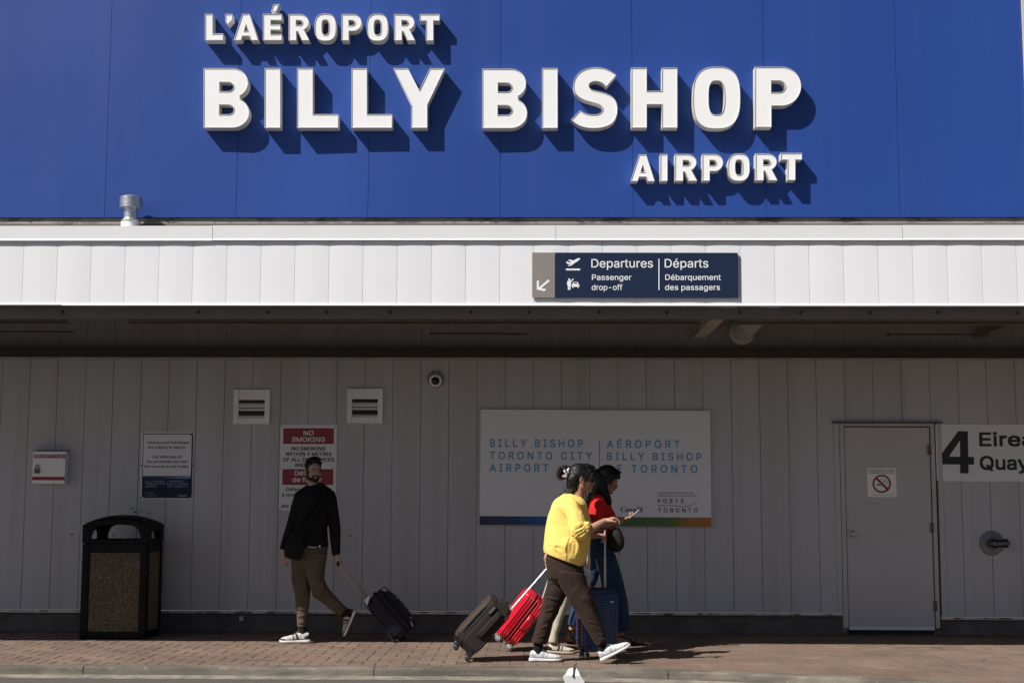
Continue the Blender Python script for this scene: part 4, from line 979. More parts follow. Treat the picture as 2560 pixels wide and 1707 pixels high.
def ring(pt, l, r, b, dy=0.0, e=2.3, tw=0.0):
    A, B = pt(*l, dy), pt(*r, dy); a_ = (B-A)/2
    return ((A+B)/2, Matrix.Rotation(tw, 3, 'Z') @ a_, Matrix.Rotation(tw, 3, 'Z') @ Vector((0, b, 0)), e)
def frame(fwd, up):
    f = Vector(fwd).normalized(); u = Vector(up); u = (u-f*u.dot(f)).normalized(); l = u.cross(f)
    return Matrix((f, l, u)).transposed()
def head(B, O, X, k=1.0, fem=False):
    """head volumes: X columns forward, left, up; origin between the ears at eye level"""
    T = lambda x, y, z: O+X @ Vector((x, y, z))*k
    E = lambda c, r, rot=None: B.ell(T(*c), [q*k for q in r], X @ rot if rot else X)
    jw = .9 if fem else 1.0
    E((-.018, 0, .045), (.096, .074, .080)); E((.040, 0, .030), (.048, .060, .052)); E((.040, 0, -.025), (.046, .058*jw, .062))
    E((.035, 0, -.068), (.047, .049*jw, .040)); E((.070, 0, -.094), (.021, .025*jw, .020))
    for s in (-1, 1):
        E((-.005, s*.050*jw, -.052), (.032, .015, .036)); E((.052, s*.040, -.024), (.026, .021, .019)); E((.079, s*.026, .019), (.0105, .023, .007)); E((.0715, s*.031, .0065), (.0125, .0165, .0052)); E((.0705, s*.031, -.0115), (.0125, .0155, .0050))
        E((-.004, s*.074, -.010), (.015, .006, .027), Euler((0, R(12), s*R(14))).to_matrix()); E((.002, s*.074, -.036), (.009, .007, .011)); B.limb(*[(T(-.008+.017*math.cos(a), s*(.080-.006*math.cos(a)), -.008+.029*math.sin(a)), .0048*k) for a in np.linspace(R(30), R(285), 10)])
        E((.098, s*.011, -.033), (.010, .008, .008))
    B.cone(T(.086, 0, .006), .009*k, T(.106, 0, -.029), .0115*k)
    E((.088, 0, -.050), (.013, .019, .010)); E((.090, 0, -.059), (.0115, .022, .0055)); E((.088, 0, -.069), (.0105, .019, .0065))
    return T
def face_bits(T, X, k, parent, iris=(.03, .018, .01), brow=(.015, .011, .009), lips=(.26, .09, .075), gaze=0.0, eyes=True):
    for s in (-1, 1):
        if eyes:
            g = MB(); g.ell(T(.0722, s*.031, -.002), (.0112*k,)*3, 16, 10); e = g.build('eye', M('eye_white', (.40, .37, .34), .25, var=0), parent, True)
            d = (X @ Vector((.0113, s*.0-.0045*gaze, -.0005))).normalized(); c = T(.0725, s*.031, -.002)
            g = MB(); g.ell(c+d*.0068*k, (.0062*k,)*3, 12, 8); g.build('iris', M('iris', iris, .2, var=0), parent, True)
        Bb = Blob(); Bb.limb((T(.090, s*.012, .017), .0035*k), (T(.088, s*.026, .023), .0042*k), (T(.074, s*.043, .017), .0025*k)); Bb.build('eyebrow', M('eyebrow_hair', brow, .8, var=0), parent, .0022, 1)
    Bb = Blob(); Bb.ell(T(.0925, 0, -.0592), (.010*k, .021*k, .0048*k), X); Bb.ell(T(.0905, 0, -.0688), (.0092*k, .018*k, .0056*k), X); Bb.build('lips', M('lips', lips, .5, var=.05), parent, .0025, 1)
def hand(B, w, fdir, pn, side, curl=(25, 30, 20), spread=5.0, k=1.0, thumb=35, curls=None):
    """palm with four fingers of unequal length and a thumb on its side; pn points out of the palm"""
    f = Vector(fdir).normalized(); n = Vector(pn); n = (n-f*n.dot(f)).normalized(); l = f.cross(n)*side
    B.cone(w-f*.02*k, .023*k, w+f*.02*k, .022*k)
    rg = []
    for t, a_, b_ in ((.0, .024, .018), (.03, .034, .0175), (.065, .041, .015), (.088, .041, .0125), (.096, .037, .010)): rg.append((w+f*t*k, l*a_*k, n*b_*k, 2.6))
    B.loft(rg, 20)
    B.ell(w+f*.035*k+l*.022*k+n*.008*k, (.027*k, .017*k, .016*k), Matrix((f, l, n)).transposed())
    tips = []
    for i, (off, L, r) in enumerate(((.030, .074, .0092), (.0102, .083, .0095), (-.0098, .077, .0090), (-.0285, .060, .0080))):
        d = (f+l*math.tan(R(spread*(1.35-i*.9)))).normalized(); p = w+f*(.090-.004*abs(i-1))*k+l*off*k; c_ = (curls[i] if curls else curl); ang = 0; rr = r*k
        for (fr, c, r2) in zip((.46, .30, .26), c_, (.93, .86, .74)):
            ang += c; dd = d*math.cos(R(ang))+n*math.sin(R(ang)); q = p+dd*L*fr*k; B.cone(p, rr, q, r*k*r2); p = q; rr = r*k*r2
        tips.append(p)
    p = w+f*.028*k+l*.030*k+n*.006*k; d = (f*math.cos(R(thumb))+l*math.sin(R(thumb))+n*.35).normalized()
    q = p+d*.040*k; B.cone(p, .0135*k, q, .0112*k); d2 = (d+f*.35+n*.25-l*.1).normalized(); q2 = q+d2*.030*k; B.cone(q, .0112*k, q2, .0085*k)
    return tips
def skin(name, col): return M(name, col, .48, var=.07, vscale=14, bump=.05, bscale=260)
def strands(name, hair, mat, C, paths, wid=.0013, lift=.0008, n=11, jit=.05):
    """combed locks lying on the hair: each path is a list of directions seen from C, joined over the surface"""
    from mathutils.bvhtree import BVHTree
    me = hair.data; off = OFF[hair]; bvh = BVHTree.FromPolygons([v.co+off for v in me.vertices], [tuple(p.vertices) for p in me.polygons]); g = MB()
    for dirs, w in paths:
        ds = [Vector(d).normalized() for d in dirs]; pts = []; k = len(ds)-1; ph = rng.uniform(0, 6.28); last = None
        for i in range(n):
            t = i/(n-1)*k; j = min(int(t), k-1); d = ds[j].slerp(ds[j+1], t-j).normalized()
            d = (d+Vector((math.sin(ph+i*.9), math.sin(ph*2+i*.7), math.cos(ph+i*.8)))*jit*.25).normalized()
            hit, nor, _, _ = bvh.ray_cast(C+d*.6, -d)
            if hit is None or (last is not None and (hit-last).length > .09): break
            pts.append(hit+nor*lift); last = hit
        if len(pts) > 3: g.tube(pts, [wid*w*(.5+.5*math.sin(math.pi*min(.85, .12+i/len(pts)))) for i in range(len(pts))], 5)
    return g.build(name, mat, hair, True)
def cloth(name, col, var=.06, sheen=.02, bscale=420, rough=.85, bump=.18): return M(name, col, rough, var=var, vscale=7, bump=bump, bscale=bscale, sheen=sheen, spec=.25)
def hairmat(name, col=(.010, .008, .007)): return M(name, col, .42, var=.3, vscale=30, bump=.15, bscale=60, stretch=(4, 4, .7), spec=.35)
def shoe(parent, O, fwd, up, L, mu, ms, mt, toe=0.0, lace=None, name='shoe'):
    """trainer: O under the heel, fwd to the toe; parts are children of the person's shoe"""
    X = frame(fwd, up); k = L/.29; T = lambda x, y, z: O+X @ Vector((x, y, z))*k
    bend = lambda x: toe*max(0, (x-.20))**2*6
    B = Blob(); rg = []
    for x, w, h0, h1 in ((.002, .026, .018, .070), (.016, .036, .014, .092), (.05, .040, .012, .100), (.085, .041, .012, .104), (.12, .043, .012, .094), (.16, .047, .012, .078), (.20, .049, .012, .066), (.24, .045, .012, .057), (.268, .034, .014, .047), (.282, .019, .018, .036)):
        rg.append((T(x, 0, (h0+h1)/2+bend(x)), X @ Vector((0, w*k, 0)), X @ Vector((0, 0, (h1-h0)/2*k)), 2.5))
    B.loft(rg, 24)
    up_ = B.build(name, mu, parent, .0042, 2)
    B = Blob(); rg = []
    for x, w, h in ((-.006, .022, .026), (.004, .034, .033), (.03, .041, .034), (.08, .040, .030), (.13, .042, .028), (.18, .049, .027), (.22, .050, .026), (.255, .043, .025), (.279, .029, .025), (.290, .013, .024)):
        rg.append((T(x, 0, h/2+bend(x)+(.004 if x > .26 else 0)), X @ Vector((0, w*k, 0)), X @ Vector((0, 0, h/2*k)), 4.5))
    B.loft(rg, 28); B.build('sole', ms, up_, .0042, 1)
    g = MB()
    for i in range(5):
        x = .108+i*.020; z = .0985-i*.0085+bend(x)
        pts = [T(x+.006*j, y, z-abs(y)*abs(y)*9+.003) for j, y in ((-1, -.026), (0, -.012), (0, 0), (0, .012), (1, .026))]; g.tube(pts, .0034*k, 6)
    for s in (-1, 1):
        g.tube([T(.100, 0, .106), T(.104, s*.014, .116), T(.116, s*.026, .108), T(.112, s*.018, .096)], .003*k, 6); g.tube([T(.100, 0, .106), T(.125, s*.016, .099), T(.150, s*.028, .080)], .0028*k, 6)
    g.build('lace', lace or ms, up_, True)
    me = up_.data; me.materials.append(mt); Xi = X.inverted(); off = OFF[up_]
    for p in me.polygons:   # heel counter, slanted side stripe, toe band
        q = Xi @ (p.center+off-O)/k; x, z = q.x, q.z-bend(q.x)
        if (x < .052 and z < .088-.6*x) or (.088+.35*z < x < .112+.35*z and z < .085) or (.128+.35*z < x < .140+.35*z and z < .08) or (x > .232 and z < .040) or z < .040-.05*x: p.material_index = 1
    return up_

# ------------------------------------------------------------------ the man in black
def man():
    Z = zoomer(640, 1120, 3.016); Y0 = -1.17; pt = P(Z, Y0); px = 756.0
    t = thing('person', pt(350, 1450), 'man with short dark hair and beard in a black top, looking back over his shoulder', 'person')
    sk = skin('man_skin', (.40, .25, .18))
    k = .985; hf = Vector((math.sin(R(27)), -math.cos(R(27)), -.02)); X = frame(hf, (.02, 0, 1))
    zm = zoomer(740, 1130, 15.68); O = at(*zm(675, 735), Y0-.01)
    B = Blob(); T = head(B, O, X, k)
    nb = pt(440, 320)
    B.cone(T(-.02, 0, -.06), .056, nb, .062); B.cone(nb, .06, pt(440, 400), .075)
    # torso and limbs under the clothes
    B.loft([ring(pt, (330, 350), (560, 340), .085), ring(pt, (310, 430), (555, 430), .105), ring(pt, (305, 560), (540, 560), .10), ring(pt, (300, 740), (520, 740), .10), ring(pt, (310, 830), (490, 830), .08)])
    sR, eR, wR = pt(328, 380, -.02), pt(262, 615, .0), pt(204, 772, -.07); sL, eL, wL = pt(562, 375, 0), pt(594, 590, .02), pt(606, 800, -.02)
    B.limb((sR, .052), (eR, .042), (wR, .027)); B.limb((sL, .052), (eL, .042), (wL, .028))
    hR, kR, aR = pt(345, 820, .03), pt(352, 1100, .02), pt(345, 1345, .0); hL, kL, aL = pt(455, 820, -.04), pt(482, 1075, .0), pt(662, 1238, .10)
    B.limb((hR, .055), (kR, .040), (aR, .030)); B.limb((hL, .055), (kL, .036), (aL, .030))
    B.limb((aR, .030), (pt(345, 1415, 0), .022), (pt(270, 1432, 0), .016)); B.limb((aL, .030), (pt(715, 1262, .12), .022), (pt(690, 1340, .13), .016))
    hand(B, wR, (.02, .05, -1), (.75, .55, .1), -1, (22, 30, 22), 6, 1.0)
    tips = hand(B, wL+Vector((0, 0, .012)), (-.10, -.12, -1), (.75, .55, -.25), 1, (62, 62, 40), 2, .98, 20)
    B.build('body', sk, t, .0036, 2)
    face_bits(T, X, k, t, lips=(.20, .085, .07), gaze=-.6, brow=(.03, .021, .016))
    hm = hairmat('man_hair', (.008, .007, .006))
    B = Blob(); E = lambda c, r, rot=None: B.ell(T(*c), [q*k for q in r], X @ rot if rot else X)
    E((-.024, 0, .060), (.095, .0775, .082)); E((.048, 0, .104), (.040, .053, .024)); E((.020, .01, .120), (.058, .054, .026))
    for s in (-1, 1): E((-.006, s*.0705, .032), (.040, .009, .042)); E((.014, s*.069, -.008), (.010, .008, .030)); E((.046, s*.052, .078), (.028, .020, .024))
    E((-.085, 0, .0), (.026, .052, .045))
    f = folds([], .0016, 55, (1, 1, .8), 3); hr = B.build('hair', hm, t, .0045, 2, f); C = T(-.02, 0, .04); W = lambda a, b, c: X @ Vector((a, b, c)); pp = []
    for i in range(260):
        az = rng.uniform(-3.1, 3.1); el = rng.uniform(-.1, 1.4); d0 = W(math.cos(az)*math.cos(el), math.sin(az)*math.cos(el), math.sin(el)); up_ = W(.35, rng.normal(0, .3), .2) if el > .7 else W(.1, rng.normal(0, .15), -.55); pp.append(([d0, (d0.normalized()+up_*.35)], rng.uniform(.8, 1.8)))
    strands('hair_strands', hr, hm, C, pp, .0015, .001, 6, .08)
    B = Blob()
    E((.036, 0, -.078), (.050, .0525, .036)); E((.072, 0, -.098), (.0245, .029, .022)); E((.0985, .010, -.0495), (.008, .014, .0055)); E((.0985, -.010, -.0495), (.008, .014, .0055)); E((.066, .0, -.052), (.03, .036, .012))
    for s in (-1, 1): E((.004, s*.0545, -.052), (.026, .0135, .043)); E((.076, s*.024, -.066), (.012, .007, .02))
    B.build('beard', M('beard_hair', (.016, .011, .008), .8, var=.4, vscale=60, bump=.4, bscale=150), t, .0036, 1, folds([], .0012, 90, (1, 1, 1), 8))
    # black knitted top
    mk = cloth('black_knit', (.0065, .0065, .0075), sheen=.0)
    B = Blob()
    B.loft([ring(pt, (384, 292), (492, 268), .068), ring(pt, (374, 305), (502, 283), .078), ring(pt, (345, 330), (530, 308), .098), ring(pt, (318, 362), (566, 340), .118), ring(pt, (304, 430), (560, 420), .132), ring(pt, (300, 520), (548, 520), .128), ring(pt, (290, 610), (535, 606), .128), ring(pt, (280, 690), (540, 680), .132), ring(pt, (274, 752), (547, 740), .136)])
    B.limb((pt(332, 378, -.01), .066), (eR, .057), (pt(212, 750, -.06), .043)); B.limb((pt(556, 368, 0), .068), (eL, .057), (pt(603, 786, -.015), .044))
    B.limb((pt(330, 365, 0), .06), (pt(400, 330, 0), .075)); B.limb((pt(556, 356, 0), .062), (pt(480, 315, 0), .075))
    q = lambda a, b, w=.016, h=.008: (pt(*a), pt(*b), w, h)
    B.build('sweater', mk, t, .006, 3, folds([q((250, 600, -.05), (300, 640, -.1)), q((240, 640, -.05), (285, 660, -.1)), q((560, 590, -.05), (615, 570, -.06)), q((570, 620, -.05), (620, 640, -.06)), q((310, 640, -.13), (420, 720, -.14)), q((400, 610, -.13), (520, 700, -.14)), q((330, 420, -.12), (420, 520, -.14)), q((520, 420, -.12), (440, 540, -.14)), q((560, 720, -.05), (625, 735, -.06)), q((200, 715, -.1), (240, 725, -.1))], .0025, 8, (1, 1, .6), 2, .005, 11))
    g = MB(); L_, R_ = pt(392, 742, -.148), pt(458, 745, -.148); g.tube([L_, (L_+R_)/2+Vector((0, -.004, -.004)), R_], .0045, 6); A = pt(478, 735, -.142); g.verts([A+Vector((-.012, -.004, -.012)), A+Vector((.014, -.004, -.010)), A+Vector((.004, -.004, .012)), A+Vector((-.012, .006, -.012)), A+Vector((.014, .006, -.010)), A+Vector((.004, .006, .012))], [(0, 1, 2), (5, 4, 3), (0, 3, 4, 1), (1, 4, 5, 2), (2, 5, 3, 0)])
    g.build('undershirt_hem', cloth('white_cotton', (.6, .6, .6)), t)
    # cargo trousers
    mt = cloth('khaki_twill', (.092, .073, .050), bscale=500)
    B = Blob()
    B.loft([ring(pt, (280, 725), (540, 725), .118), ring(pt, (272, 770), (543, 765), .124), ring(pt, (268, 840), (528, 840), .128), ring(pt, (290, 905), (515, 900), .11)])
    B.loft([ring(pt, (268, 815), (425, 830), .098, .03), ring(pt, (267, 900), (412, 910), .098, .03), ring(pt, (269, 1000), (408, 1010), .09, .03), ring(pt, (290, 1090), (410, 1095), .078, .02), ring(pt, (301, 1180), (404, 1185), .066, .01), ring(pt, (308, 1260), (386, 1262), .054), ring(pt, (309, 1300), (383, 1302), .051), ring(pt, (311, 1342), (378, 1345), .046)])
    B.loft([ring(pt, (345, 800), (541, 790), .10, -.03), ring(pt, (372, 900), (524, 885), .10, -.03), ring(pt, (398, 1000), (516, 985), .09, -.025), ring(pt, (415, 1075), (535, 1040), .084, -.01), ring(pt, (442, 1128), (572, 1088), .078, .02), ring(pt, (520, 1180), (622, 1138), .066, .06), ring(pt, (580, 1230), (658, 1180), .058, .09), ring(pt, (632, 1267), (690, 1206), .048, .10)])
    B.ell(pt(286, 985, -.01), (.020, .060, .075)); B.ell(pt(475, 1040, -.115), (.055, .022, .062))
    segs = [((310, 1270, -.05), (385, 1255, -.05)), ((308, 1292, -.05), (380, 1282, -.05)), ((310, 1318, -.05), (380, 1308, -.05)), ((300, 1225, -.05), (370, 1240, -.06)), ((400, 1065, -.06), (330, 1110, -.07)), ((415, 1075, -.1), (520, 1040, -.1)), ((430, 1100, -.09), (545, 1065, -.08)), ((385, 890, -.12), (500, 960, -.12)), ((410, 830, -.13), (515, 880, -.13)), ((460, 760, -.125), (465, 860, -.13)), ((600, 1190, .04), (655, 1225, .05)), ((560, 1170, .03), (600, 1215, .04)), ((290, 900, -.08), (380, 960, -.08)), ((335, 850, -.11), (400, 1050, -.11)), ((480, 1120, -.06), (560, 1150, -.02))]
    B.build('trousers', mt, t, .0048, 3, folds([q(a_, b_, .010, (.012, -.009)[n_ % 2]) for n_, (a_, b_) in enumerate(segs)], .003, 9, (1, 1, .6), 4, .010, 12))
    ms_ = cloth('black_sock', (.008, .008, .009))
    B = Blob(); B.limb((pt(346, 1335, 0), .042), (pt(352, 1395, 0), .044), (pt(360, 1415, 0), .04)); B.build('sock', ms_, t, .005, 2)
    B = Blob(); B.limb((pt(650, 1238, .10), .043), (pt(690, 1238, .11), .044), (pt(710, 1255, .12), .04)); B.build('sock', ms_, t, .005, 2)
    mu = M('white_mesh_upper', (.50, .48, .45), .7, var=.12, vscale=25, bump=.2, bscale=300); so = M('shoe_foam', (.60, .59, .57), .6, var=.05); tan = M('tan_suede', (.25, .11, .055), .8, var=.1); blk = M('black_mesh', (.03, .026, .025), .8, var=.1)
    hp = pt(410, 1447, .0); hp.z = .002
    shoe(t, hp, (-1, -.06, 0), (0, 0, 1), .303, mu, so, blk, lace=tan)
    hp2 = pt(757, 1228, .12)
    shoe(t, hp2, Vector((pt(668, 1428, .15)-hp2)), (-.85, -.1, .42), .272, M('shaded_mesh_upper', (.36, .33, .30), .7, var=.12, vscale=25, bump=.2, bscale=300), so, M('dark_suede', (.07, .045, .035), .8, var=.1), lace=tan)  # trailing shoe: the white upper again, with shade put into its colour
    # bag at the hip, strap across the chest
    b = thing('shoulder_bag', pt(285, 845, -.16), 'soft black shoulder bag hanging at the hip of the man in black', 'bag')
    B = Blob(); yb = -.175
    B.loft([ring(pt, (268, 628), (340, 640), .016, yb), ring(pt, (250, 660), (362, 665), .036, yb), ring(pt, (228, 720), (366, 725), .052, yb), ring(pt, (212, 775), (352, 790), .056, yb), ring(pt, (214, 815), (338, 832), .050, yb), ring(pt, (235, 830), (325, 846), .03, yb)])
    mb = cloth('black_canvas', (.007, .007, .0075), sheen=.02); B.build('bag_body', mb, b, .006, 3, folds([q((235, 700, -.23), (300, 760, -.23), .02, .006), q((330, 690, -.22), (300, 800, -.23), .02, .006)], .003, 9))
    g = MB(); g.tube([pt(335, 650, -.19), pt(400, 560, -.165), pt(470, 450, -.150), pt(525, 350, -.125), pt(520, 315, -.04), pt(500, 330, .10)], .014, 6); g.tube([pt(262, 660, -.17), pt(300, 600, -.16), pt(360, 520, -.15), pt(440, 420, -.145), pt(510, 330, -.11)], .009, 6); g.build('strap', mb, b, True)
man()

# ------------------------------------------------------------------ the woman in yellow
def woman_yellow():
    Z = zoomer(1300, 1130, 5.228); Zl = zoomer(1100, 1380, 4.2); Zh = zoomer(1380, 1150, 15.68); Za = zoomer(1440, 1270, 13.067)
    Y0 = -2.79; pt = P(Z, Y0); pl = P(Zl, Y0); ph = P(Zh, Y0); pa = P(Za, Y0)
    t = thing('person', ground(*Zl(1300, 1130)), 'woman in a yellow sweatshirt and brown corduroys with hair clipped up, striding right', 'person')
    sk = skin('tan_skin', (.36, .19, .115))
    X = frame((1, .10, -.02), (0, 0, 1)); O = ph(1165, 757); k = 1.0
    B = Blob(); T = head(B, O, X, k, True)
    nb = ph(1020, 1440)
    B.cone(T(-.022, 0, -.06), .047, nb, .054); B.cone(nb, .052, pt(690, 680), .07)
    B.loft([ring(pt, (560, 640), (840, 690), .13), ring(pt, (440, 800), (860, 830), .15), ring(pt, (400, 1050), (830, 1080), .13), ring(pt, (390, 1300), (800, 1330), .15), ring(pl, (1150, 140), (1470, 190), .15)])
    sN, eN, wN = pt(680, 720, -.185), pt(815, 1065, -.25), pt(1112, 895, -.20)
    B.limb((sN, .05), (eN, .041), (eN.lerp(wN, .35), .040), (wN, .025))
    sF, eF, wF = pt(640, 720, .185), pt(470, 1060, .24), pt(345, 1390, .20)
    B.limb((sF, .05), (eF, .04), (wF, .026))
    hand(B, wN, Vector((1, .05, .30)), (.35, .10, -1), -1, curls=((38, 30, 20), (44, 32, 20), (48, 35, 22), (50, 38, 25)), spread=4, k=.93, thumb=28)
    hand(B, wF, (.10, .02, -1), (1, -.25, .05), 1, (58, 60, 40), 3, .92, 25)
    hF, kF, aF = pl(1260, 250, .08), pl(1170, 560, .07), pl(1035, 975, .06); hN, kN, aN = pl(1400, 250, -.08), pl(1530, 560, -.08), pl(1700, 985, -.09)
    B.limb((hF, .06), (kF, .042), (aF, .032)); B.limb((hN, .06), (kN, .042), (aN, .032))
    B.limb((aF, .033), (pl(1015, 1075, .06), .022), (pl(1150, 1095, .06), .016)); B.limb((aN, .033), (pl(1720, 1085, -.09), .022), (pl(1840, 1040, -.09), .016))
    B.build('body', sk, t, .0036, 2)
    face_bits(T, X, k, t, lips=(.24, .09, .075))
    g = MB(); tp = X.col[2]; mg = M('black_lens', (.008, .008, .009), .12, var=0)
    for s in (-1, 1):
        g.ell(T(.093, s*.033, -.004), (.010, .027, .020), 18, 12, T=lambda p: T(.093, 0, 0)+X @ ((p-T(.093, 0, 0)) if False else (p-T(.093, 0, 0))))
        g.tube([T(.088, s*.060, .004), T(.05, s*.074, .004), T(.0, s*.080, .002), T(-.012, s*.080, -.010)], .0038, 6)
    g.tube([T(.104, -.012, .002), T(.108, 0, .005), T(.104, .012, .002)], .003, 6); g.build('sunglasses', mg, t, True)
    g = MB(); g.ell(T(-.004, -.086, -.046), (.004, .004, .006), 10, 8); g.build('earring', M('silver', (.6, .6, .6), .2, 1, var=0), t, True)
    hm = hairmat('black_hair', (.009, .008, .0075)); B = Blob()
    Eh = lambda x, y, rx, ry, rz, dy=0.0: B.ell(ph(x, y, dy), (rx, ry, rz))
    B.ell(T(-.026, 0, .058), (.100, .081, .086)); B.ell(T(.040, 0, .098), (.052, .060, .036)); B.ell(T(-.07, 0, .0), (.064, .078, .076)); B.ell(T(-.078, 0, -.050), (.060, .066, .058)); B.ell(T(-.066, 0, -.085), (.052, .056, .036))
    for s in (-1, 1): B.ell(T(.010, s*.070, .040), (.055, .015, .045)); B.ell(T(.052, s*.056, .065), (.030, .022, .030)); B.ell(T(.030, s*.070, .006), (.010, .006, .028))
    B.ell(T(-.112, -.005, .055), (.04, .04, .035))
    for (x, y, r) in ((430, 330, .030), (520, 300, .026), (330, 520, .034), (400, 620, .036), (480, 480, .034), (300, 600, .026), (560, 420, .026)): B.ell(ph(x, y, -.01), (r, r*1.1, r))
    f = folds([(ph(300, 380, -.05), ph(300, 640, -.05), .008, .006), (ph(480, 240, -.05), ph(600, 420, -.05), .008, .005), (T(-.11, -.05, .05), T(-.05, -.08, -.06), .006, .004), (T(-.10, -.05, .02), T(-.10, -.06, -.09), .006, .004), (T(-.06, -.07, .08), T(-.02, -.085, -.03), .006, .004)], .0022, 40, (1, 1, .5), 3)
    f = folds([(ph(300, 380, -.05), ph(300, 640, -.05), .008, .004), (ph(480, 240, -.05), ph(600, 420, -.05), .008, .004)], .0012, 40, (1, 1, .5), 3)
    hr = B.build('hair', hm, t, .0045, 4, f); C = T(-.02, 0, .02); W = lambda a, b, c: X @ Vector((a, b, c)); bun = W(-1.0, -.12, .30)
    pp = []
    for i in range(230):
        s_ = -1 if i % 5 else 1; a_ = rng.uniform(0, 1)
        st = W(.85-.75*a_, s_*(.45+.55*min(1, a_*1.5)), 1.0-1.05*a_) if i % 2 else W(-.25-.5*a_, s_*(.95-.55*a_), -.45-.35*a_)
        e_ = (bun+Vector(rng.normal(0, .09, 3))).normalized(); m_ = (st.normalized()+e_+W(-.1, s_*.35, .12)).normalized(); pp.append(([st, m_, e_], rng.uniform(.6, 1.6)))
    strands('hair_strands', hr, hm, C, pp)
    g = MB()
    for i in range(60):
        c_ = ph(400+rng.normal(0, 30), 500+rng.normal(0, 40), -.02); th0 = rng.uniform(0, 6.28); r_ = rng.uniform(.030, .049); yy = rng.uniform(-.055, .01)
        g.tube([c_+Vector((r_*math.cos(th0+q_)*.9, yy-.012*math.sin(q_*2), r_*math.sin(th0+q_)*1.1)) for q_ in np.linspace(0, 2.2, 9)], [.0016]*8+[.0004], 5)
    g.build('bun_strands', hm, hr, True)
    g = MB()
    for pts in ([(560, 1190), (600, 1260), (640, 1310), (690, 1330)], [(700, 1180), (720, 1260), (780, 1330), (830, 1360)], [(640, 1180), (620, 1280), (700, 1340)], [(520, 1150), (400, 1300), (300, 1360), (230, 1470)], [(740, 1200), (800, 1240), (790, 1310)], [(500, 1180), (470, 1290), (520, 1250)]):
        g.tube([ph(x, y, -.055+.012*i) for i, (x, y) in enumerate(pts)], [.0034]*(len(pts)-1)+[.001], 6)
    for i in range(34):
        x0 = rng.uniform(470, 800); d_ = rng.normal(0, 60); g.tube([ph(x0+d_*j*j/16, 1090+j*52+rng.normal(0, 6), -.050-.004*j) for j in range(5)], [.0016]*4+[.0004], 5)
    g.build('loose_strands', hm, t, True)
    g = MB()
    for (x0, y0, x1, y1, r) in ((470, 360, 560, 560, .011), (560, 400, 520, 660, .011), (560, 480, 660, 320, .009), (520, 600, 610, 480, .010), (430, 620, 540, 670, .008), (600, 430, 650, 480, .010), (480, 380, 560, 420, .012), (520, 560, 560, 640, .012)): g.tube([ph(x0, y0, -.052), ph((x0+x1)/2+10, (y0+y1)/2, -.064), ph(x1, y1, -.052)], r, 8)
    g.build('hair_clip', M('pale_pink_clip', (.75, .64, .66), .3, var=.05), t, True)
    # sweatshirt
    my = cloth('yellow_fleece', (.86, .59, .15), var=.03, sheen=.03, bump=.12)
    B = Blob()
    B.loft([ring(pt, (604, 520), (822, 612), .070), ring(pt, (585, 535), (836, 628), .088), ring(pt, (535, 568), (852, 655), .130), ring(pt, (468, 624), (868, 692), .180), ring(pt, (414, 702), (888, 762), .180), ring(pt, (364, 830), (916, 848), .166), ring(pt, (337, 960), (936, 930), .164), ring(pt, (321, 1080), (930, 1040), .175), ring(pt, (309, 1190), (908, 1190), .200), ring(pt, (303, 1240), (888, 1310), .200), ring(pt, (306, 1280), (850, 1420), .196), ring(pt, (312, 1312), (806, 1494), .186)])
    B.limb((pt(655, 715, -.155), .082), (pt(735, 870, -.215), .080), (pt(765, 1000, -.245), .080), (pt(800, 1055, -.25), .064))
    B.limb((pt(800, 1050, -.25), .060), (pt(850, 1010, -.245), .052))
    B.limb((pt(610, 715, .15), .085), (pt(500, 950, .215), .075), (pt(440, 1130, .225), .06))
    for (a_, b_, r) in (((700, 1030), (885, 935), .026), ((705, 1065), (890, 975), .026), ((735, 1100), (885, 1020), .024)): B.cone(pt(*a_, -.285), r, pt(*b_, -.275), r*.9)
    q = lambda a, b, w=.016, h=.009: (pt(*a), pt(*b), w, h)
    F = [q((650, 885, -.30), (850, 815, -.30), .007, .006), q((640, 870, -.27), (648, 1060, -.30), .02, -.012), q((600, 880, -.2), (640, 1100, -.2), .03, -.014), q((700, 985, -.31), (850, 905, -.31), .014, .010), q((690, 1050, -.32), (890, 925, -.31), .010, -.012), q((705, 1085, -.32), (893, 965, -.31), .010, -.012), q((735, 1120, -.31), (890, 1005, -.31), .010, -.012),
         q((440, 1275, -.19), (560, 1330, -.19), .014, .010), q((340, 1225, -.12), (400, 1215, -.16), .012, .008), q((320, 1262, -.12), (660, 1385, -.2), .006, -.007), q((660, 1385, -.2), (830, 1420, -.16), .006, -.007), q((420, 720, -.16), (390, 1000, -.2), .03, .010), q((520, 760, -.2), (440, 1100, -.2), .035, .010), q((620, 1120, -.2), (560, 1320, -.2), .028, .010), q((700, 1150, -.2), (680, 1330, -.2), .025, -.012), q((760, 1160, -.2), (800, 1320, -.18), .03, .012), q((690, 700, -.22), (640, 860, -.24), .02, .006), q((850, 700, -.14), (900, 830, -.16), .015, .006), q((560, 600, -.13), (470, 740, -.17), .03, .006),
         q((620, 535, -.06), (760, 620, -.09), .006, -.004)]
    F += [q(a_, b_, w_, h_) for a_, b_, w_, h_ in (((600, 905, -.19), (625, 1080, -.19), .012, -.010), ((560, 760, -.19), (500, 980, -.19), .02, .008), ((660, 1110, -.19), (620, 1300, -.2), .012, -.010), ((740, 1140, -.2), (720, 1340, -.19), .013, -.009), ((480, 1100, -.2), (440, 1270, -.19), .016, .008), ((380, 900, -.17), (360, 1150, -.19), .018, .008), ((820, 1130, -.19), (780, 1260, -.19), .012, .009), ((700, 760, -.25), (680, 860, -.29), .012, -.006), ((780, 740, -.2), (800, 820, -.27), .012, .006), ((660, 960, -.32), (700, 1080, -.31), .010, -.010), ((720, 930, -.32), (860, 860, -.31), .008, -.009))]
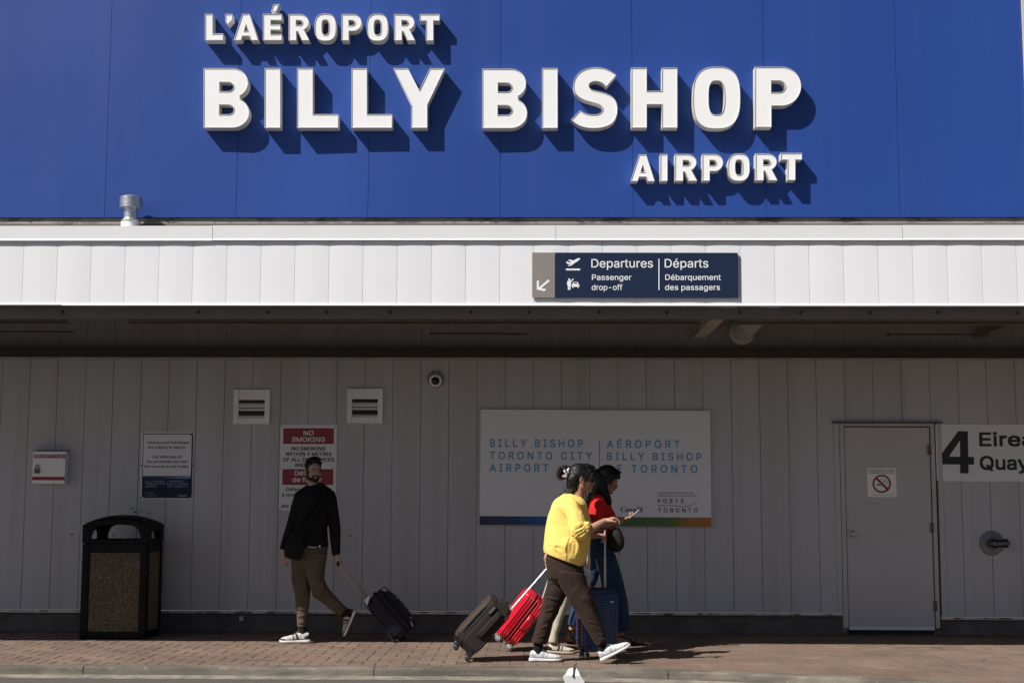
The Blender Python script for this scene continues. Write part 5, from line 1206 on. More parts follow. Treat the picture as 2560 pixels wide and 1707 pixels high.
    B.build('sweatshirt', my, t, .0048, 3, folds(F, .003, 7, (1, 1, .55), 2, .010, 10))
    # corduroy trousers
    mc = cloth('brown_corduroy', (.031, .0165, .0112), var=.10, sheen=.03)
    B = Blob()
    B.loft([ring(pl, (1130, -20), (1490, 60), .150), ring(pl, (1113, 60), (1500, 130), .158), ring(pl, (1128, 170), (1518, 220), .162), ring(pl, (1140, 260), (1530, 300), .15), ring(pl, (1200, 330), (1500, 350), .11)])
    B.loft([ring(pl, (1128, 190), (1400, 260), .105, .07), ring(pl, (1126, 300), (1375, 340), .105, .07), ring(pl, (1100, 430), (1330, 450), .10, .07), ring(pl, (1060, 600), (1246, 615), .09, .07), ring(pl, (1010, 760), (1186, 745), .084, .065), ring(pl, (976, 880), (1142, 880), .078, .06), ring(pl, (956, 938), (1112, 962), .072, .06)])
    B.loft([ring(pl, (1190, 190), (1522, 225), .105, -.07), ring(pl, (1235, 310), (1552, 340), .105, -.075), ring(pl, (1322, 462), (1614, 470), .10, -.08), ring(pl, (1402, 595), (1652, 600), .092, -.08), ring(pl, (1482, 722), (1694, 700), .086, -.085), ring(pl, (1552, 832), (1722, 800), .080, -.09), ring(pl, (1600, 912), (1742, 880), .076, -.09), ring(pl, (1642, 976), (1750, 930), .070, -.09)])
    q = lambda a, b, w=.014, h=.009: (pl(*a), pl(*b), w*.8, h*1.5)
    F = [q((1180, 205, -.2), (1400, 330, -.2), .016, -.016), q((1250, 200, -.2), (1470, 250, -.18), .022, -.008), q((1260, 250, -.19), (1440, 380, -.19), .012, .009), q((1480, 480, -.19), (1620, 530, -.17), .014, -.014), q((1500, 520, -.19), (1640, 590, -.17), .012, .010), q((1560, 600, -.18), (1660, 570, -.17), .012, -.010), q((1250, 330, -.17), (1500, 560, -.19), .02, .006), q((1560, 720, -.17), (1700, 760, -.17), .014, .008), q((1620, 860, -.17), (1730, 830, -.17), .012, .008), q((1660, 930, -.16), (1745, 890, -.16), .010, .007), q((1120, 330, -.02), (1250, 310, -.04), .014, .010), q((1100, 460, -.02), (1260, 500, -.03), .016, .010), q((1040, 640, -.02), (1180, 600, -.02), .014, .009), q((1000, 800, -.02), (1140, 770, -.02), .014, .008), q((980, 900, -.02), (1120, 860, -.02), .010, .007), q((1150, 20, -.16), (1190, 210, -.18), .01, .006)]
    F += [q(a_, b_, .0075, -.007) for a_, b_ in (((1175, 215, -.2), (1330, 300, -.2)), ((1190, 230, -.2), (1270, 330, -.19)), ((1480, 495, -.19), (1600, 500, -.17)), ((1510, 560, -.19), (1640, 545, -.17)), ((1590, 640, -.18), (1660, 610, -.17)), ((1640, 900, -.16), (1735, 850, -.16)), ((1600, 790, -.17), (1700, 740, -.17)), ((1115, 390, -.03), (1240, 420, -.05)), ((1060, 560, -.02), (1190, 540, -.03)), ((1010, 720, -.02), (1150, 690, -.02)), ((985, 850, -.02), (1120, 820, -.02)), ((1330, 320, -.19), (1480, 440, -.19)), ((1420, 420, -.2), (1560, 430, -.18)))]
    fb = folds(F, .003, 9, (1, 1, .6), 6, .011, 12)
    B.build('trousers', mc, t, .0046, 3, fb)
    ms_ = cloth('black_sock', (.008, .008, .009))
    B = Blob(); B.limb((pl(1035, 935, .06), .044), (pl(1030, 1010, .06), .043), (pl(1030, 1060, .06), .038)); B.build('sock', ms_, t, .005, 2)
    B = Blob(); B.limb((pl(1695, 950, -.09), .044), (pl(1712, 1020, -.09), .043), (pl(1730, 1060, -.09), .038)); B.build('sock', ms_, t, .005, 2)
    mu = M('white_leather', (.66, .655, .65), .5, var=.05, vscale=12, bump=.1, bscale=200); so = M('white_rubber', (.68, .67, .65), .55, var=.04); gp = M('grey_suede', (.40, .41, .43), .7, var=.06)
    h1 = pl(940, 1128, .06); h1.z = .002
    shoe(t, h1, (1, .05, .005), (0, 0, 1), .286, mu, so, gp, lace=mu)
    h2 = pl(1698, 1146, -.09); h2.z = max(h2.z, .004)
    shoe(t, h2, pl(2000, 985, -.10)-h2, (-.5, 0, 1), .288, mu, so, gp, lace=mu)
woman_yellow()

# ------------------------------------------------------------------ the woman in red
def woman_red():
    Z = zoomer(1300, 1130, 5.228); Zl = zoomer(1100, 1380, 4.2); Zh = zoomer(1460, 1150, 15.68); Za = zoomer(1440, 1270, 13.067)
    Y0 = -1.66; pt = P(Z, Y0); pl = P(Zl, Y0); ph = P(Zh, Y0); pa = P(Za, Y0)
    t = thing('person', ground(*Zl(1650, 985)), 'woman in a red top and wide blue jeans looking down at her phone', 'person')
    sk = skin('brown_skin', (.34, .175, .105))
    X = frame((math.cos(R(20)), .04, -math.sin(R(20))), (math.sin(R(20)), 0, math.cos(R(20)))); O = ph(925, 800); k = .98
    B = Blob(); T = head(B, O, X, k, True)
    nb = pt(1040, 600); B.cone(T(-.03, 0, -.06), .046, nb, .055); B.cone(nb, .05, pt(1040, 700), .07)
    B.loft([ring(pt, (945, 620), (1130, 650), .12), ring(pt, (915, 750), (1200, 770), .14), ring(pt, (930, 950), (1200, 950), .12), ring(pt, (945, 1150), (1230, 1150), .14), ring(pl, (1600, -60), (1780, -60), .14)])
    sN, eN, wN = pt(1015, 650, -.170), pt(1015, 985, -.225), pt(1322, 892, -.20)
    B.limb((sN, .05), (eN, .043), (eN.lerp(wN, .35), .042), (wN, .026))
    sF, eF, wF = pt(1010, 660, .175), pt(1010, 960, .22), pt(1180, 1080, .18); B.limb((sF, .05), (eF, .04), (wF, .026))
    hand(B, wN, Vector((1, 0, .28)), (-.22, .35, 1), -1, curls=((20, 30, 22), (26, 34, 24), (34, 40, 28), (40, 44, 30)), spread=5, k=.90, thumb=38)
    hand(B, wF, (1, -.1, -.2), (0, -1, 0), -1, (40, 45, 30), 4, .9)
    hF, kF, aF = pl(1640, 20, .06), pl(1505, 440, .06), pl(1385, 800, .06); hN, kN, aN = pl(1720, 20, -.07), pl(1830, 430, -.06), pl(1900, 870, -.05)
    B.limb((hF, .08), (kF, .052), (aF, .031)); B.limb((hN, .08), (kN, .052), (aN, .031))
    for a_, hl_, toe in ((aF, pl(1340, 935, .06), pl(1530, 955, .05)), (aN, pl(1905, 945, -.05), pl(2170, 955, -.06))):
        B.cone(a_, .031, hl_+Vector((0, 0, .018)), .026); B.loft([(hl_+Vector((-.012, 0, .016)), Vector((0, .022, 0)), Vector((0, 0, .018)), 2.3), (hl_.lerp(toe, .25)+Vector((0, 0, .024)), Vector((0, .028, 0)), Vector((0, 0, .026)), 2.3), (hl_.lerp(toe, .55)+Vector((0, 0, .016)), Vector((0, .036, 0)), Vector((0, 0, .019)), 2.3), (hl_.lerp(toe, .8)+Vector((0, 0, .010)), Vector((0, .042, 0)), Vector((0, 0, .012)), 2.3), (toe+Vector((-.02, 0, .008)), Vector((0, .038, 0)), Vector((0, 0, .009)), 2.3)])
        for i, yy in enumerate((-.032, -.014, .001, .015, .028)): B.cone(hl_.lerp(toe, .82)+Vector((0, yy, .008)), .009, toe+Vector((-.006-.007*i, yy, .007)), .0085 if i else .011)
    B.build('body', sk, t, .0036, 2)
    face_bits(T, X, k, t, lips=(.22, .07, .06), eyes=True)
    hm = hairmat('long_black_hair', (.006, .0055, .005)); B = Blob()
    B.ell(T(-.024, 0, .062), (.103, .084, .088)); B.ell(T(.046, .02, .096), (.055, .062, .036)); B.ell(T(.088, .03, .072), (.022, .045, .028))
    for s in (-1, 1): B.ell(T(-.004, s*.074, .034), (.058, .017, .062)); B.ell(T(-.042, s*.068, -.06), (.054, .028, .085)); B.ell(T(.055, s*.056, .066), (.032, .022, .030))
    B.ell(T(-.095, 0, -.02), (.060, .085, .10))
    B.limb((ph(640, 950, -.02), .085), (ph(560, 1200, -.01), .085), (ph(470, 1400, 0), .08), (ph(380, 1600, .02), .07), (pt(890, 690, .05), .05))
    B.limb((ph(740, 1000, -.075), .036), (ph(810, 1250, -.10), .034), (ph(930, 1420, -.115), .030), (ph(980, 1580, -.125), .026), (pt(1170, 655, -.13), .022), (pt(1185, 690, -.13), .010))
    B.limb((ph(820, 1150, -.07), .03), (ph(900, 1400, -.09), .028), (pt(1150, 640, -.11), .022))
    f = folds([(ph(480, 700, -.1), ph(380, 1300, -.1), .01, .006), (ph(650, 500, -.1), ph(600, 1200, -.1), .01, .006), (ph(760, 700, -.1), ph(800, 1200, -.1), .008, .005), (ph(880, 1250, -.13), ph(1000, 1600, -.14), .006, .005)], .003, 34, (1, 1, .35), 5)
    f = folds([], .0012, 34, (1, 1, .35), 5); hr = B.build('hair', hm, t, .0048, 3, f); C = T(-.02, 0, .0); W = lambda a, b, c: X @ Vector((a, b, c)); pp = []
    for i in range(200):
        s_ = -1 if i % 4 else 1; a_ = rng.uniform(-1, 1); st = W(.55+.5*rng.uniform(-1, .8), -s_*rng.uniform(-.05, .25), 1.0); m_ = W(.35*a_+.1, s_*1.0, .15); e_ = W(.25*a_-.25, s_*.75, -1.0); pp.append(([st, m_, e_], rng.uniform(.6, 1.7)))
    for i in range(40): a_ = rng.uniform(-1, 1); pp.append(([W(-.2, a_*.4, 1), W(-1, a_*.5, .1), W(-.7, a_*.4, -1)], 1.2))
    strands('hair_strands', hr, hm, C, pp)
    g = MB()
    for i in range(46):
        x0 = rng.uniform(680, 830); g.tube([ph(x0+(j/7)**1.3*(200*(x0-560)/340)+8*math.sin(j+i), 900+j*105, -.085-.012*j+.012*math.sin(j*1.1+i)) for j in range(8)], [.0018]*6+[.0012, .0004], 5)
    g.build('front_locks', hm, hr, True)
    mr = cloth('red_jersey', (.62, .018, .016), var=.04, sheen=.02)
    B = Blob()
    B.loft([ring(pt, (970, 572), (1105, 600), .075), ring(pt, (945, 590), (1125, 618), .10), ring(pt, (915, 630), (1165, 668), .145), ring(pt, (898, 690), (1198, 725), .165), ring(pt, (893, 770), (1238, 800), .168), ring(pt, (900, 850), (1255, 850), .160), ring(pt, (918, 950), (1225, 940), .145), ring(pt, (930, 1050), (1205, 1045), .14), ring(pt, (935, 1110), (1220, 1105), .148)])
    B.limb((pt(1015, 650, -.145), .074), (pt(1000, 770, -.19), .076), (pt(985, 862, -.20), .072)); B.limb((pt(1010, 650, .145), .07), (pt(990, 800, .19), .07))
    q = lambda a, b, w=.014, h=.008: (pt(*a), pt(*b), w, h)
    B.build('top', mr, t, .0055, 3, folds([q((1000, 620, -.2), (960, 860, -.26), .018, -.008), q((1060, 640, -.18), (1030, 850, -.22), .016, .008), q((960, 600, -.15), (920, 720, -.19)), q((1110, 700, -.17), (1090, 900, -.18), .02, .006), q((1050, 600, -.14), (1130, 660, -.15), .01, .005)], .002, 8, (1, 1, .6), 3, .008, 12))
    mj = cloth('blue_denim', (.025, .050, .104), var=.22, sheen=.02, bscale=700)
    B = Blob()
    B.loft([ring(pl, (1590, -180), (1770, -180), .14), ring(pl, (1575, -120), (1790, -120), .15), ring(pl, (1560, -40), (1812, -40), .162), ring(pl, (1560, 40), (1838, 40), .155)])
    B.loft([ring(pl, (1600, 20), (1835, 20), .11, -.06), ring(pl, (1640, 120), (1866, 120), .11, -.06), ring(pl, (1680, 250), (1910, 240), .11, -.06), ring(pl, (1710, 430), (1950, 420), .11, -.055), ring(pl, (1735, 610), (1972, 600), .112, -.05), ring(pl, (1750, 740), (1984, 730), .115, -.05), ring(pl, (1762, 842), (1992, 806), .116, -.05)])
    B.loft([ring(pl, (1555, 0), (1760, 20), .11, .06), ring(pl, (1540, 130), (1700, 140), .105, .06), ring(pl, (1500, 290), (1650, 300), .095, .06), ring(pl, (1430, 450), (1570, 450), .085, .06), ring(pl, (1372, 610), (1495, 620), .075, .06), ring(pl, (1344, 720), (1450, 730), .066, .06), ring(pl, (1338, 758), (1444, 772), .064, .06)])
    q = lambda a, b, w=.013, h=.008: (pl(*a), pl(*b), w, h)
    o = B.build('jeans', mj, t, .006, 3, folds([q((1345, 735, -.02), (1440, 742, -.02), .006, -.005), q((1380, 640, -.02), (1470, 690, -.03)), q((1900, 200, -.15), (1800, 330, -.17), .018, .008), q((1940, 430, -.14), (1850, 700, -.16), .02, .01), q((1880, 500, -.16), (1900, 800, -.16), .018, -.010), q((1560, 180, -.04), (1640, 260, -.05))], .003, 8, (1, 1, .5), 9, .011, 11))
    ml = M('black_leather', (.012, .011, .011), .45, var=.1)
    for hl_, toe, a_ in ((pl(1340, 935, .06), pl(1530, 955, .05), aF), (pl(1905, 945, -.05), pl(2170, 955, -.06), aN)):
        B = Blob(); dn = Vector((0, 0, -.012)); rg = []
        for u, w in ((-.06, .022), (.0, .032), (.3, .033), (.6, .042), (.85, .046), (1.0, .036), (1.05, .016)): rg.append((hl_.lerp(toe, u)+dn, Vector((0, w, 0)), Vector((0, 0, .011)), 4))
        B.loft(rg, 24); sl = B.build('sandal', ml, t, .0042, 1)
        g = MB(); 
        def strap(c, w, h, lean=0): g.tube([c+Vector((lean*math.sin(th), w*math.cos(th), h*math.sin(th))) for th in np.linspace(0, math.pi, 13)], .0058, 6)
        strap(hl_.lerp(toe, .82)+Vector((0, 0, .0)), .046, .030); strap(hl_.lerp(toe, .5)+Vector((0, 0, .0)), .040, .046, .03); strap(hl_.lerp(toe, .5)+Vector((0, 0, .0)), .040, .048, -.04)
        c = a_+Vector((-.004, 0, -.01)); g.tube([c+Vector((.036*math.cos(th), .036*math.sin(th), .004*math.sin(th))) for th in np.linspace(0, 6.283, 17)], .006, 6)
        g.tube([hl_.lerp(toe, .5)+Vector((0, -.040, .0)), hl_.lerp(toe, .25)+Vector((-.01, -.034, .045)), c+Vector((-.02, -.03, .0))], .0055, 6)
        g.build('sandal_strap', ml, sl, True)
    # phone
    A, C_ = pa(1770, 285, -.205), pa(2055, 45, -.205); d = (C_-A).normalized(); n_ = Vector((-d.z, .0, d.x)); w_ = d.cross(n_)
    ph_ = thing('phone', A, 'slim light phone held up in the hand of the woman in red', 'phone')
    L = (C_-A).length*1.15; A = A-d*(L-(C_-A).length)
    TT = lambda p: A+d*p.x+w_*p.y+n_*p.z
    g = MB(); g.box((0, -.037, -.0045), (L, .037, .0035), TT, bev=.003); g.build('phone_case', M('silver_phone', (.55, .56, .57), .3, .3, var=.03), ph_)
    g = MB(); g.box((.004, -.034, .0036), (L-.004, .034, .0042), TT); g.build('screen', M('dark_screen', (.02, .02, .022), .1, var=0), ph_)
    # hobo bag
    Yb = -.235; b = thing('hobo_bag', pt(1250, 1310, Yb), 'dark olive shoulder bag hanging beside the red top and jeans', 'bag')
    B = Blob(); B.loft([ring(pt, (1235, 985), (1290, 985), .02, Yb), ring(pt, (1170, 1030), (1322, 1020), .045, Yb), ring(pt, (1140, 1100), (1350, 1095), .062, Yb), ring(pt, (1128, 1180), (1367, 1170), .068, Yb), ring(pt, (1150, 1250), (1355, 1240), .062, Yb), ring(pt, (1190, 1295), (1310, 1292), .045, Yb), ring(pt, (1225, 1310), (1280, 1308), .02, Yb)])
    mo = M('olive_leather', (.018, .0165, .011), .7, var=.15, vscale=9, bump=.1, bscale=300, spec=.25); B.build('bag_body', mo, b, .0055, 3, folds([], .003, 9))
    g = MB(); g.tube([pt(1180, 1040, Yb), pt(1090, 930, -.19), pt(1010, 830, -.18), pt(1005, 740, -.17), pt(1015, 640, -.15), pt(1035, 600, -.07)], .010, 6); g.tube([pt(1310, 1030, Yb), pt(1200, 960, -.19), pt(1060, 860, -.17), pt(1010, 780, -.17)], .010, 6); g.build('strap', mo, b, True)
woman_red()

# ------------------------------------------------------------------ the traveller half hidden behind the yellow sweatshirt
def traveller():
    Z = zoomer(1300, 1130, 5.228); Zl = zoomer(1100, 1380, 4.2); Zh = zoomer(1380, 1150, 15.68); Za = zoomer(1440, 1270, 13.067)
    Y0 = -2.10; pt = P(Z, Y0); pl = P(Zl, Y0); ph = P(Zh, Y0); pa = P(Za, Y0)
    t = thing('person', ground(*Zl(1250, 1025)), 'person with swept dark hair and pale trousers mostly hidden behind the yellow sweatshirt', 'person')
    sk = skin('traveller_skin', (.40, .22, .14)); X = frame((1, .12, -.03), (0, 0, 1)); O = ph(1215, 765); k = 1.0
    B = Blob(); T = head(B, O, X, k)
    nb = pt(800, 610); B.cone(T(-.02, 0, -.06), .052, nb, .058); B.cone(nb, .055, pt(760, 720), .08)
    B.loft([ring(pt, (640, 670), (880, 700), .15), ring(pt, (600, 850), (860, 850), .15), ring(pt, (590, 1150), (840, 1150), .13), ring(pt, (580, 1400), (840, 1400), .14), ring(pl, (1330, 150), (1530, 150), .14)])
    sN, eN, wN = pt(760, 730, -.19), pt(760, 1080, -.26), pt(962, 1092, -.33)
    B.limb((sN, .05), (eN, .042), (wN, .027)); sF, eF, wF = pt(740, 730, .19), pt(600, 1050, .24), pt(480, 1330, .30); B.limb((sF, .05), (eF, .042), (wF, .027))
    hand(B, wN, Vector((1, -.05, .0)), (.12, .35, -1), 1, (62, 64, 42), 2, 1.0, 20); hand(B, wF, (-.25, .05, -1), (.9, -.3, -.3), 1, (60, 60, 40), 2, 1.0, 22)
    hF, kF, aF = pl(1380, 200, .08), pl(1300, 520, .06), pl(1195, 900, .04); hN, kN, aN = pl(1450, 200, -.08), pl(1560, 530, -.06), pl(1640, 900, -.04)
    B.limb((hF, .06), (kF, .042), (aF, .032)); B.limb((hN, .06), (kN, .042), (aN, .032)); B.limb((aF, .030), (pl(1190, 970, .04), .022), (pl(1260, 1000, .04), .016)); B.limb((aN, .030), (pl(1650, 980, -.04), .022), (pl(1740, 1000, -.04), .016))
    B.build('body', sk, t, .0038, 2); face_bits(T, X, k, t)
    hm = hairmat('swept_hair', (.008, .007, .0065)); B = Blob()
    B.ell(T(-.024, 0, .062), (.098, .080, .084)); B.ell(T(.055, 0, .108), (.060, .055, .034)); B.limb((ph(1350, 290, 0), .040), (ph(1520, 350, 0), .036), (ph(1640, 430, 0), .022), (ph(1680, 440, 0), .014))
    for s in (-1, 1): B.ell(T(.002, s*.072, .030), (.042, .013, .050))
    hr = B.build('hair', hm, t, .0048, 2, folds([], .0015, 40, (.5, 1, 1), 6)); C = T(.0, 0, .04); W = lambda a, b, c: X @ Vector((a, b, c)); pp = []
    for i in range(160): s_ = rng.uniform(-1, 1); pp.append(([W(-.8, s_, .5), W(-.1, s_*.6, 1), W(.9, s_*.35, .75)], rng.uniform(.7, 1.7)))
    strands('hair_strands', hr, hm, C, pp)
    ms_ = cloth('charcoal_cotton', (.03, .03, .034)); B = Blob()
    B.loft([ring(pt, (735, 590), (862, 612), .075), ring(pt, (690, 625), (880, 650), .12), ring(pt, (640, 690), (890, 720), .165), ring(pt, (610, 850), (880, 860), .17), ring(pt, (585, 1100), (862, 1100), .155), ring(pt, (575, 1380), (850, 1390), .16)])
    B.limb((pt(755, 730, -.16), .07), (pt(755, 930, -.23), .066)); B.limb((pt(735, 730, .16), .07), (pt(650, 930, .22), .066)); B.build('t_shirt', ms_, t, .007, 3, folds([], .004, 8))
    mt = cloth('beige_twill', (.40, .36, .28)); B = Blob()
    B.loft([ring(pl, (1320, 40), (1530, 60), .145), ring(pl, (1310, 160), (1540, 170), .15), ring(pl, (1330, 260), (1530, 270), .12)])
    B.loft([ring(pl, (1315, 190), (1470, 200), .10, .07), ring(pl, (1270, 380), (1400, 390), .09, .06), ring(pl, (1232, 560), (1345, 565), .078, .055), ring(pl, (1190, 720), (1282, 725), .062, .05), ring(pl, (1160, 850), (1240, 850), .058, .04), ring(pl, (1132, 940), (1238, 945), .066, .04)])
    B.loft([ring(pl, (1390, 190), (1540, 200), .10, -.07), ring(pl, (1450, 380), (1590, 380), .09, -.065), ring(pl, (1510, 560), (1625, 560), .078, -.06), ring(pl, (1560, 740), (1660, 735), .066, -.05), ring(pl, (1595, 900), (1690, 890), .064, -.04)])
    q = lambda a, b, w=.012, h=.008: (pl(*a), pl(*b), w, h); B.build('trousers', mt, t, .006, 3, folds([q((1160, 860, -.03), (1235, 880, -.03)), q((1190, 760, -.03), (1260, 720, -.03))], .003, 9))
    mu = M('cream_canvas', (.50, .46, .38), .75, var=.1, vscale=20); mb = M('black_toe', (.012, .012, .012), .4, var=.05); so = M('gum_sole', (.42, .34, .23), .6, var=.08)
    h1 = pl(1128, 1012, .04); h1.z = .002; shoe(t, h1, (1, -.08, 0), (0, 0, 1), .258, mu, so, mb, lace=mu)
    h2 = pl(1640, 1005, -.04); h2.z = .004; shoe(t, h2, (1, 0, .12), (-.12, 0, 1), .258, mu, so, mb, lace=mu)
traveller()

# ------------------------------------------------------------------ luggage
def place(O, ex, ey, ez):
    ex, ey, ez = Vector(ex).normalized(), Vector(ey).normalized(), Vector(ez).normalized()
    return lambda p: O+ex*p[0]+ey*p[1]+ez*p[2]
def axes(ez, fr):
    """ez along the case, fr roughly its front; returns lateral, back, up"""
    ez = Vector(ez).normalized(); f = Vector(fr); f = (f-ez*f.dot(ez)).normalized(); return f.cross(ez)*-1, -f, ez
def rbox(B, T, x0, x1, y0, y1, z0, z1, e=5.0, n=9, crown=.0):
    """rounded slab lofted along z"""
    X = lambda v: Vector(T(v))-Vector(T((0, 0, 0))); cx, cy = (x0+x1)/2, (y0+y1)/2; rg = []
    for i in range(n+1):
        t = -1+2*i/n; s = (1-abs(t)**e)**(1/e) if abs(t) < 1 else .55; s = max(s, .80 if abs(t) < 1 else .74)
        rg.append((T((cx, cy, (z0+z1)/2+(z1-z0)/2*t)), X(((x1-x0)/2*s, 0, 0)), X((0, (y1-y0)/2*s, 0)), e))
    B.loft(rg, 40)
def wheel_twin(T, x, y, r, parent, mat, hub, drop):
    """swivel castor with two wheels"""
    g = MB(); g.box((x-.018, y-.018, .0), (x+.018, y+.018, .03), T, bev=.006); g.box((x-.006, y-.022, -drop+r*.6), (x+.006, y+.014, .004), T, bev=.003); o = g.build('castor', M('castor_plastic', (.012, .012, .012), .4, var=.05), parent)
    for s in (-1, 1):
        c0, c1 = T((x+s*.009, y, -drop+r)), T((x+s*.021, y, -drop+r)); ax = (c1-c0).normalized()
        g = MB(); g.lathe(c0, ax, [(r*.82, 0), (r, .003), (r, .009), (r*.82, .012)], 24); g.build('wheel', mat, o, True, auto=30)
        g = MB(); g.lathe(c1+ax*.0003, ax, [(r*.55, 0), (r*.5, .002), (r*.2, .002)], 16); u = ax.orthogonal().normalized(); w = ax.cross(u)
        for i in range(6): d = u*math.cos(i*1.047)+w*math.sin(i*1.047); g.tube([c1+ax*.001+d*r*.15, c1+ax*.001+d*r*.76], r*.075, 6)
        g.build('hub', hub, o, True)
def rods(T, xs, y, z0, z1, r, parent, mat, grip, grip_r=.012, flip=0):
    h = None; g = MB()
    for x in xs:
        zm = z0+(z1-z0)*.5; g.cyl(T((x, y, z0)), T((x, y, zm)), r, n=14); g.cyl(T((x, y, zm)), T((x, y, z1)), r*.82, n=14); g.cyl(T((x, y, zm-.008)), T((x, y, zm+.002)), r*1.12, n=14)
    h = g.build('telescopic_handle', mat, parent, True, auto=40)
    g = MB(); a_, b_ = min(xs)-.012, max(xs)+.012; Nn = 10
    pts = [T((a_+(b_-a_)*i/Nn, y, z1+.004+.012*math.sin(math.pi*i/Nn))) for i in range(Nn+1)]
    g.tube(pts, [grip_r*.85]+[grip_r]*(Nn-1)+[grip_r*.85], 12); g.build('grip', grip, h, True)
    return h
ZL = zoomer(1100, 1380, 4.2)
m_wheel = M('wheel_rubber', (.014, .014, .015), .5, var=.1); m_hub = M('grey_hub', (.30, .30, .31), .35, .4, var=.08); m_grip = M('black_grip', (.012, .012, .012), .5, var=.05); m_alu = M('bright_aluminium', (.60, .60, .62), .34, .6, var=.04)
m_whitecoat = M('white_coated_tube', (.58, .57, .54), .4, .2, var=.05)
def brown_case():
    Yc = -2.66; c = at(*ZL(470, 775), Yc)
    ez = Vector((.68, .0, .735)); fr = Vector((-.735, -.05, .68)); ex, ey, ez = axes(ez, fr)
    W_, Dp, H = .36, .20, .52; O = c-ez*H*.5; T = place(O, ex, ey, ez)
    base = Vector((O.x, O.y, 0)); t = thing('suitcase', base, 'dark brown soft suitcase tilted on its wheels behind the woman in yellow', 'suitcase', 'wheeled suitcases')
    mb = cloth('brown_ballistic', (.026, .0185, .0165), var=.05, bscale=700, rough=.7)
    B = Blob(); rbox(B, T, -W_/2, W_/2, -Dp/2, Dp/2, 0, H, 7); B.build('case_body', mb, t, .006, 2, folds([], .002, 7))
    B = Blob(); rbox(B, T, -W_/2+.012, W_/2-.012, -Dp/2-.062, -Dp/2+.03, .035, H-.03, 5); B.build('front_pocket', cloth('brown_pocket', (.050, .033, .026), var=.06, bscale=700, rough=.6), t, .006, 2, folds([(T((-.15, -.17, .30)), T((.15, -.17, .36)), .02, .006), (T((-.12, -.17, .12)), T((.14, -.17, .16)), .02, .005)], .004, 6))
    mp = M('zip_black', (.012, .011, .011), .5, var=.05); g = MB()
    for y, o_ in ((-Dp/2-.002, .004), (-Dp/2-.030, .0), (Dp/2-.022, .005)):
        r_ = W_/2-.006+.006*(y > -.11); path = []
        for (x, z) in rrect(-r_, .012, r_, H-.012, .055, 5): path.append(T((x, y, z)))
        g.tube(path+[path[0]], .0042, 6)
    g.build('zip', mp, t, True)
    xs = -W_/2 if (T((-W_/2, 0, 0))-T((W_/2, 0, 0))).y < 0 else W_/2; sg = 1 if xs > 0 else -1
    g = MB(); zz = [.17, .19, .26, .36, .43, .45]; hh = [.0, .020, .026, .026, .020, .0]
    for yy in (-.010, .0, .010, .02): g.tube([T((xs+sg*h, yy, z)) for z, h in zip(zz, hh)], .010, 8)
    g.build('side_handle', mb, t, True)
    g = MB(); g.box((xs-.004, -.075, .37), (xs+.012, -.042, .47), T, bev=.008); g.build('lock_plate', mp, t)
    for i in range(3):
        g = MB(); g.box((xs+sg*.0125-.002, -.064, .385+i*.024), (xs+sg*.0125+.002, -.053, .402+i*.024), T); g.build('dial', m_hub, t)
    g = MB()
    for yy in (-.012, 0, .012): g.tube([T((x, yy, H+h)) for x, h in ((-.10, -.002), (-.085, .018), (0, .026), (.085, .018), (.10, -.002))], .008, 8)
    g.build('top_handle', mb, t, True)
    g = MB(); g.box((-.045, -Dp/2-.0655, .40), (-.015, -Dp/2-.0615, .408), T); g.build('badge', m_alu, t)
    g = MB(); p0 = [T((-.13, -.05, H+.006)), T((-.06, -.03, H+.022)), T((.0, -.01, H+.030)), T((.05, .03, H+.024)), T((.075, .07, H+.012))]
    n_ = ey*.016; g.verts([p-n_ for p in p0]+[p+n_ for p in p0]+[p-n_+ez*.0015 for p in p0]+[p+n_+ez*.0015 for p in p0], [(i, i+1, 6+i, 5+i) for i in range(4)]+[(10+i, 15+i, 16+i, 11+i) for i in range(4)]); g.build('baggage_tag', M('paper_tag', (.72, .72, .72), .6, var=.05), t)
    for x in (-W_/2+.045, W_/2-.045):
        for y in (-Dp/2+.03, Dp/2-.035): wheel_twin(T, x, y, .024, t, m_wheel, M('black_hub', (.03, .03, .03), .4), .052)
    tip = at(*ZL(1122, 168), -2.60); b0 = T((0, Dp/2-.03, H-.02)); dd = (tip-b0)
    ezr = dd.normalized(); exr = Vector((0, 1, 0)); exr = (exr-ezr*exr.dot(ezr)).normalized(); eyr = ezr.cross(exr); Tr = place(b0, exr, eyr, ezr)
    rods(Tr, (-.05, .05), 0, 0, dd.length, .0058, t, m_alu, M('green_black_grip', (.03, .05, .03), .5), .013)
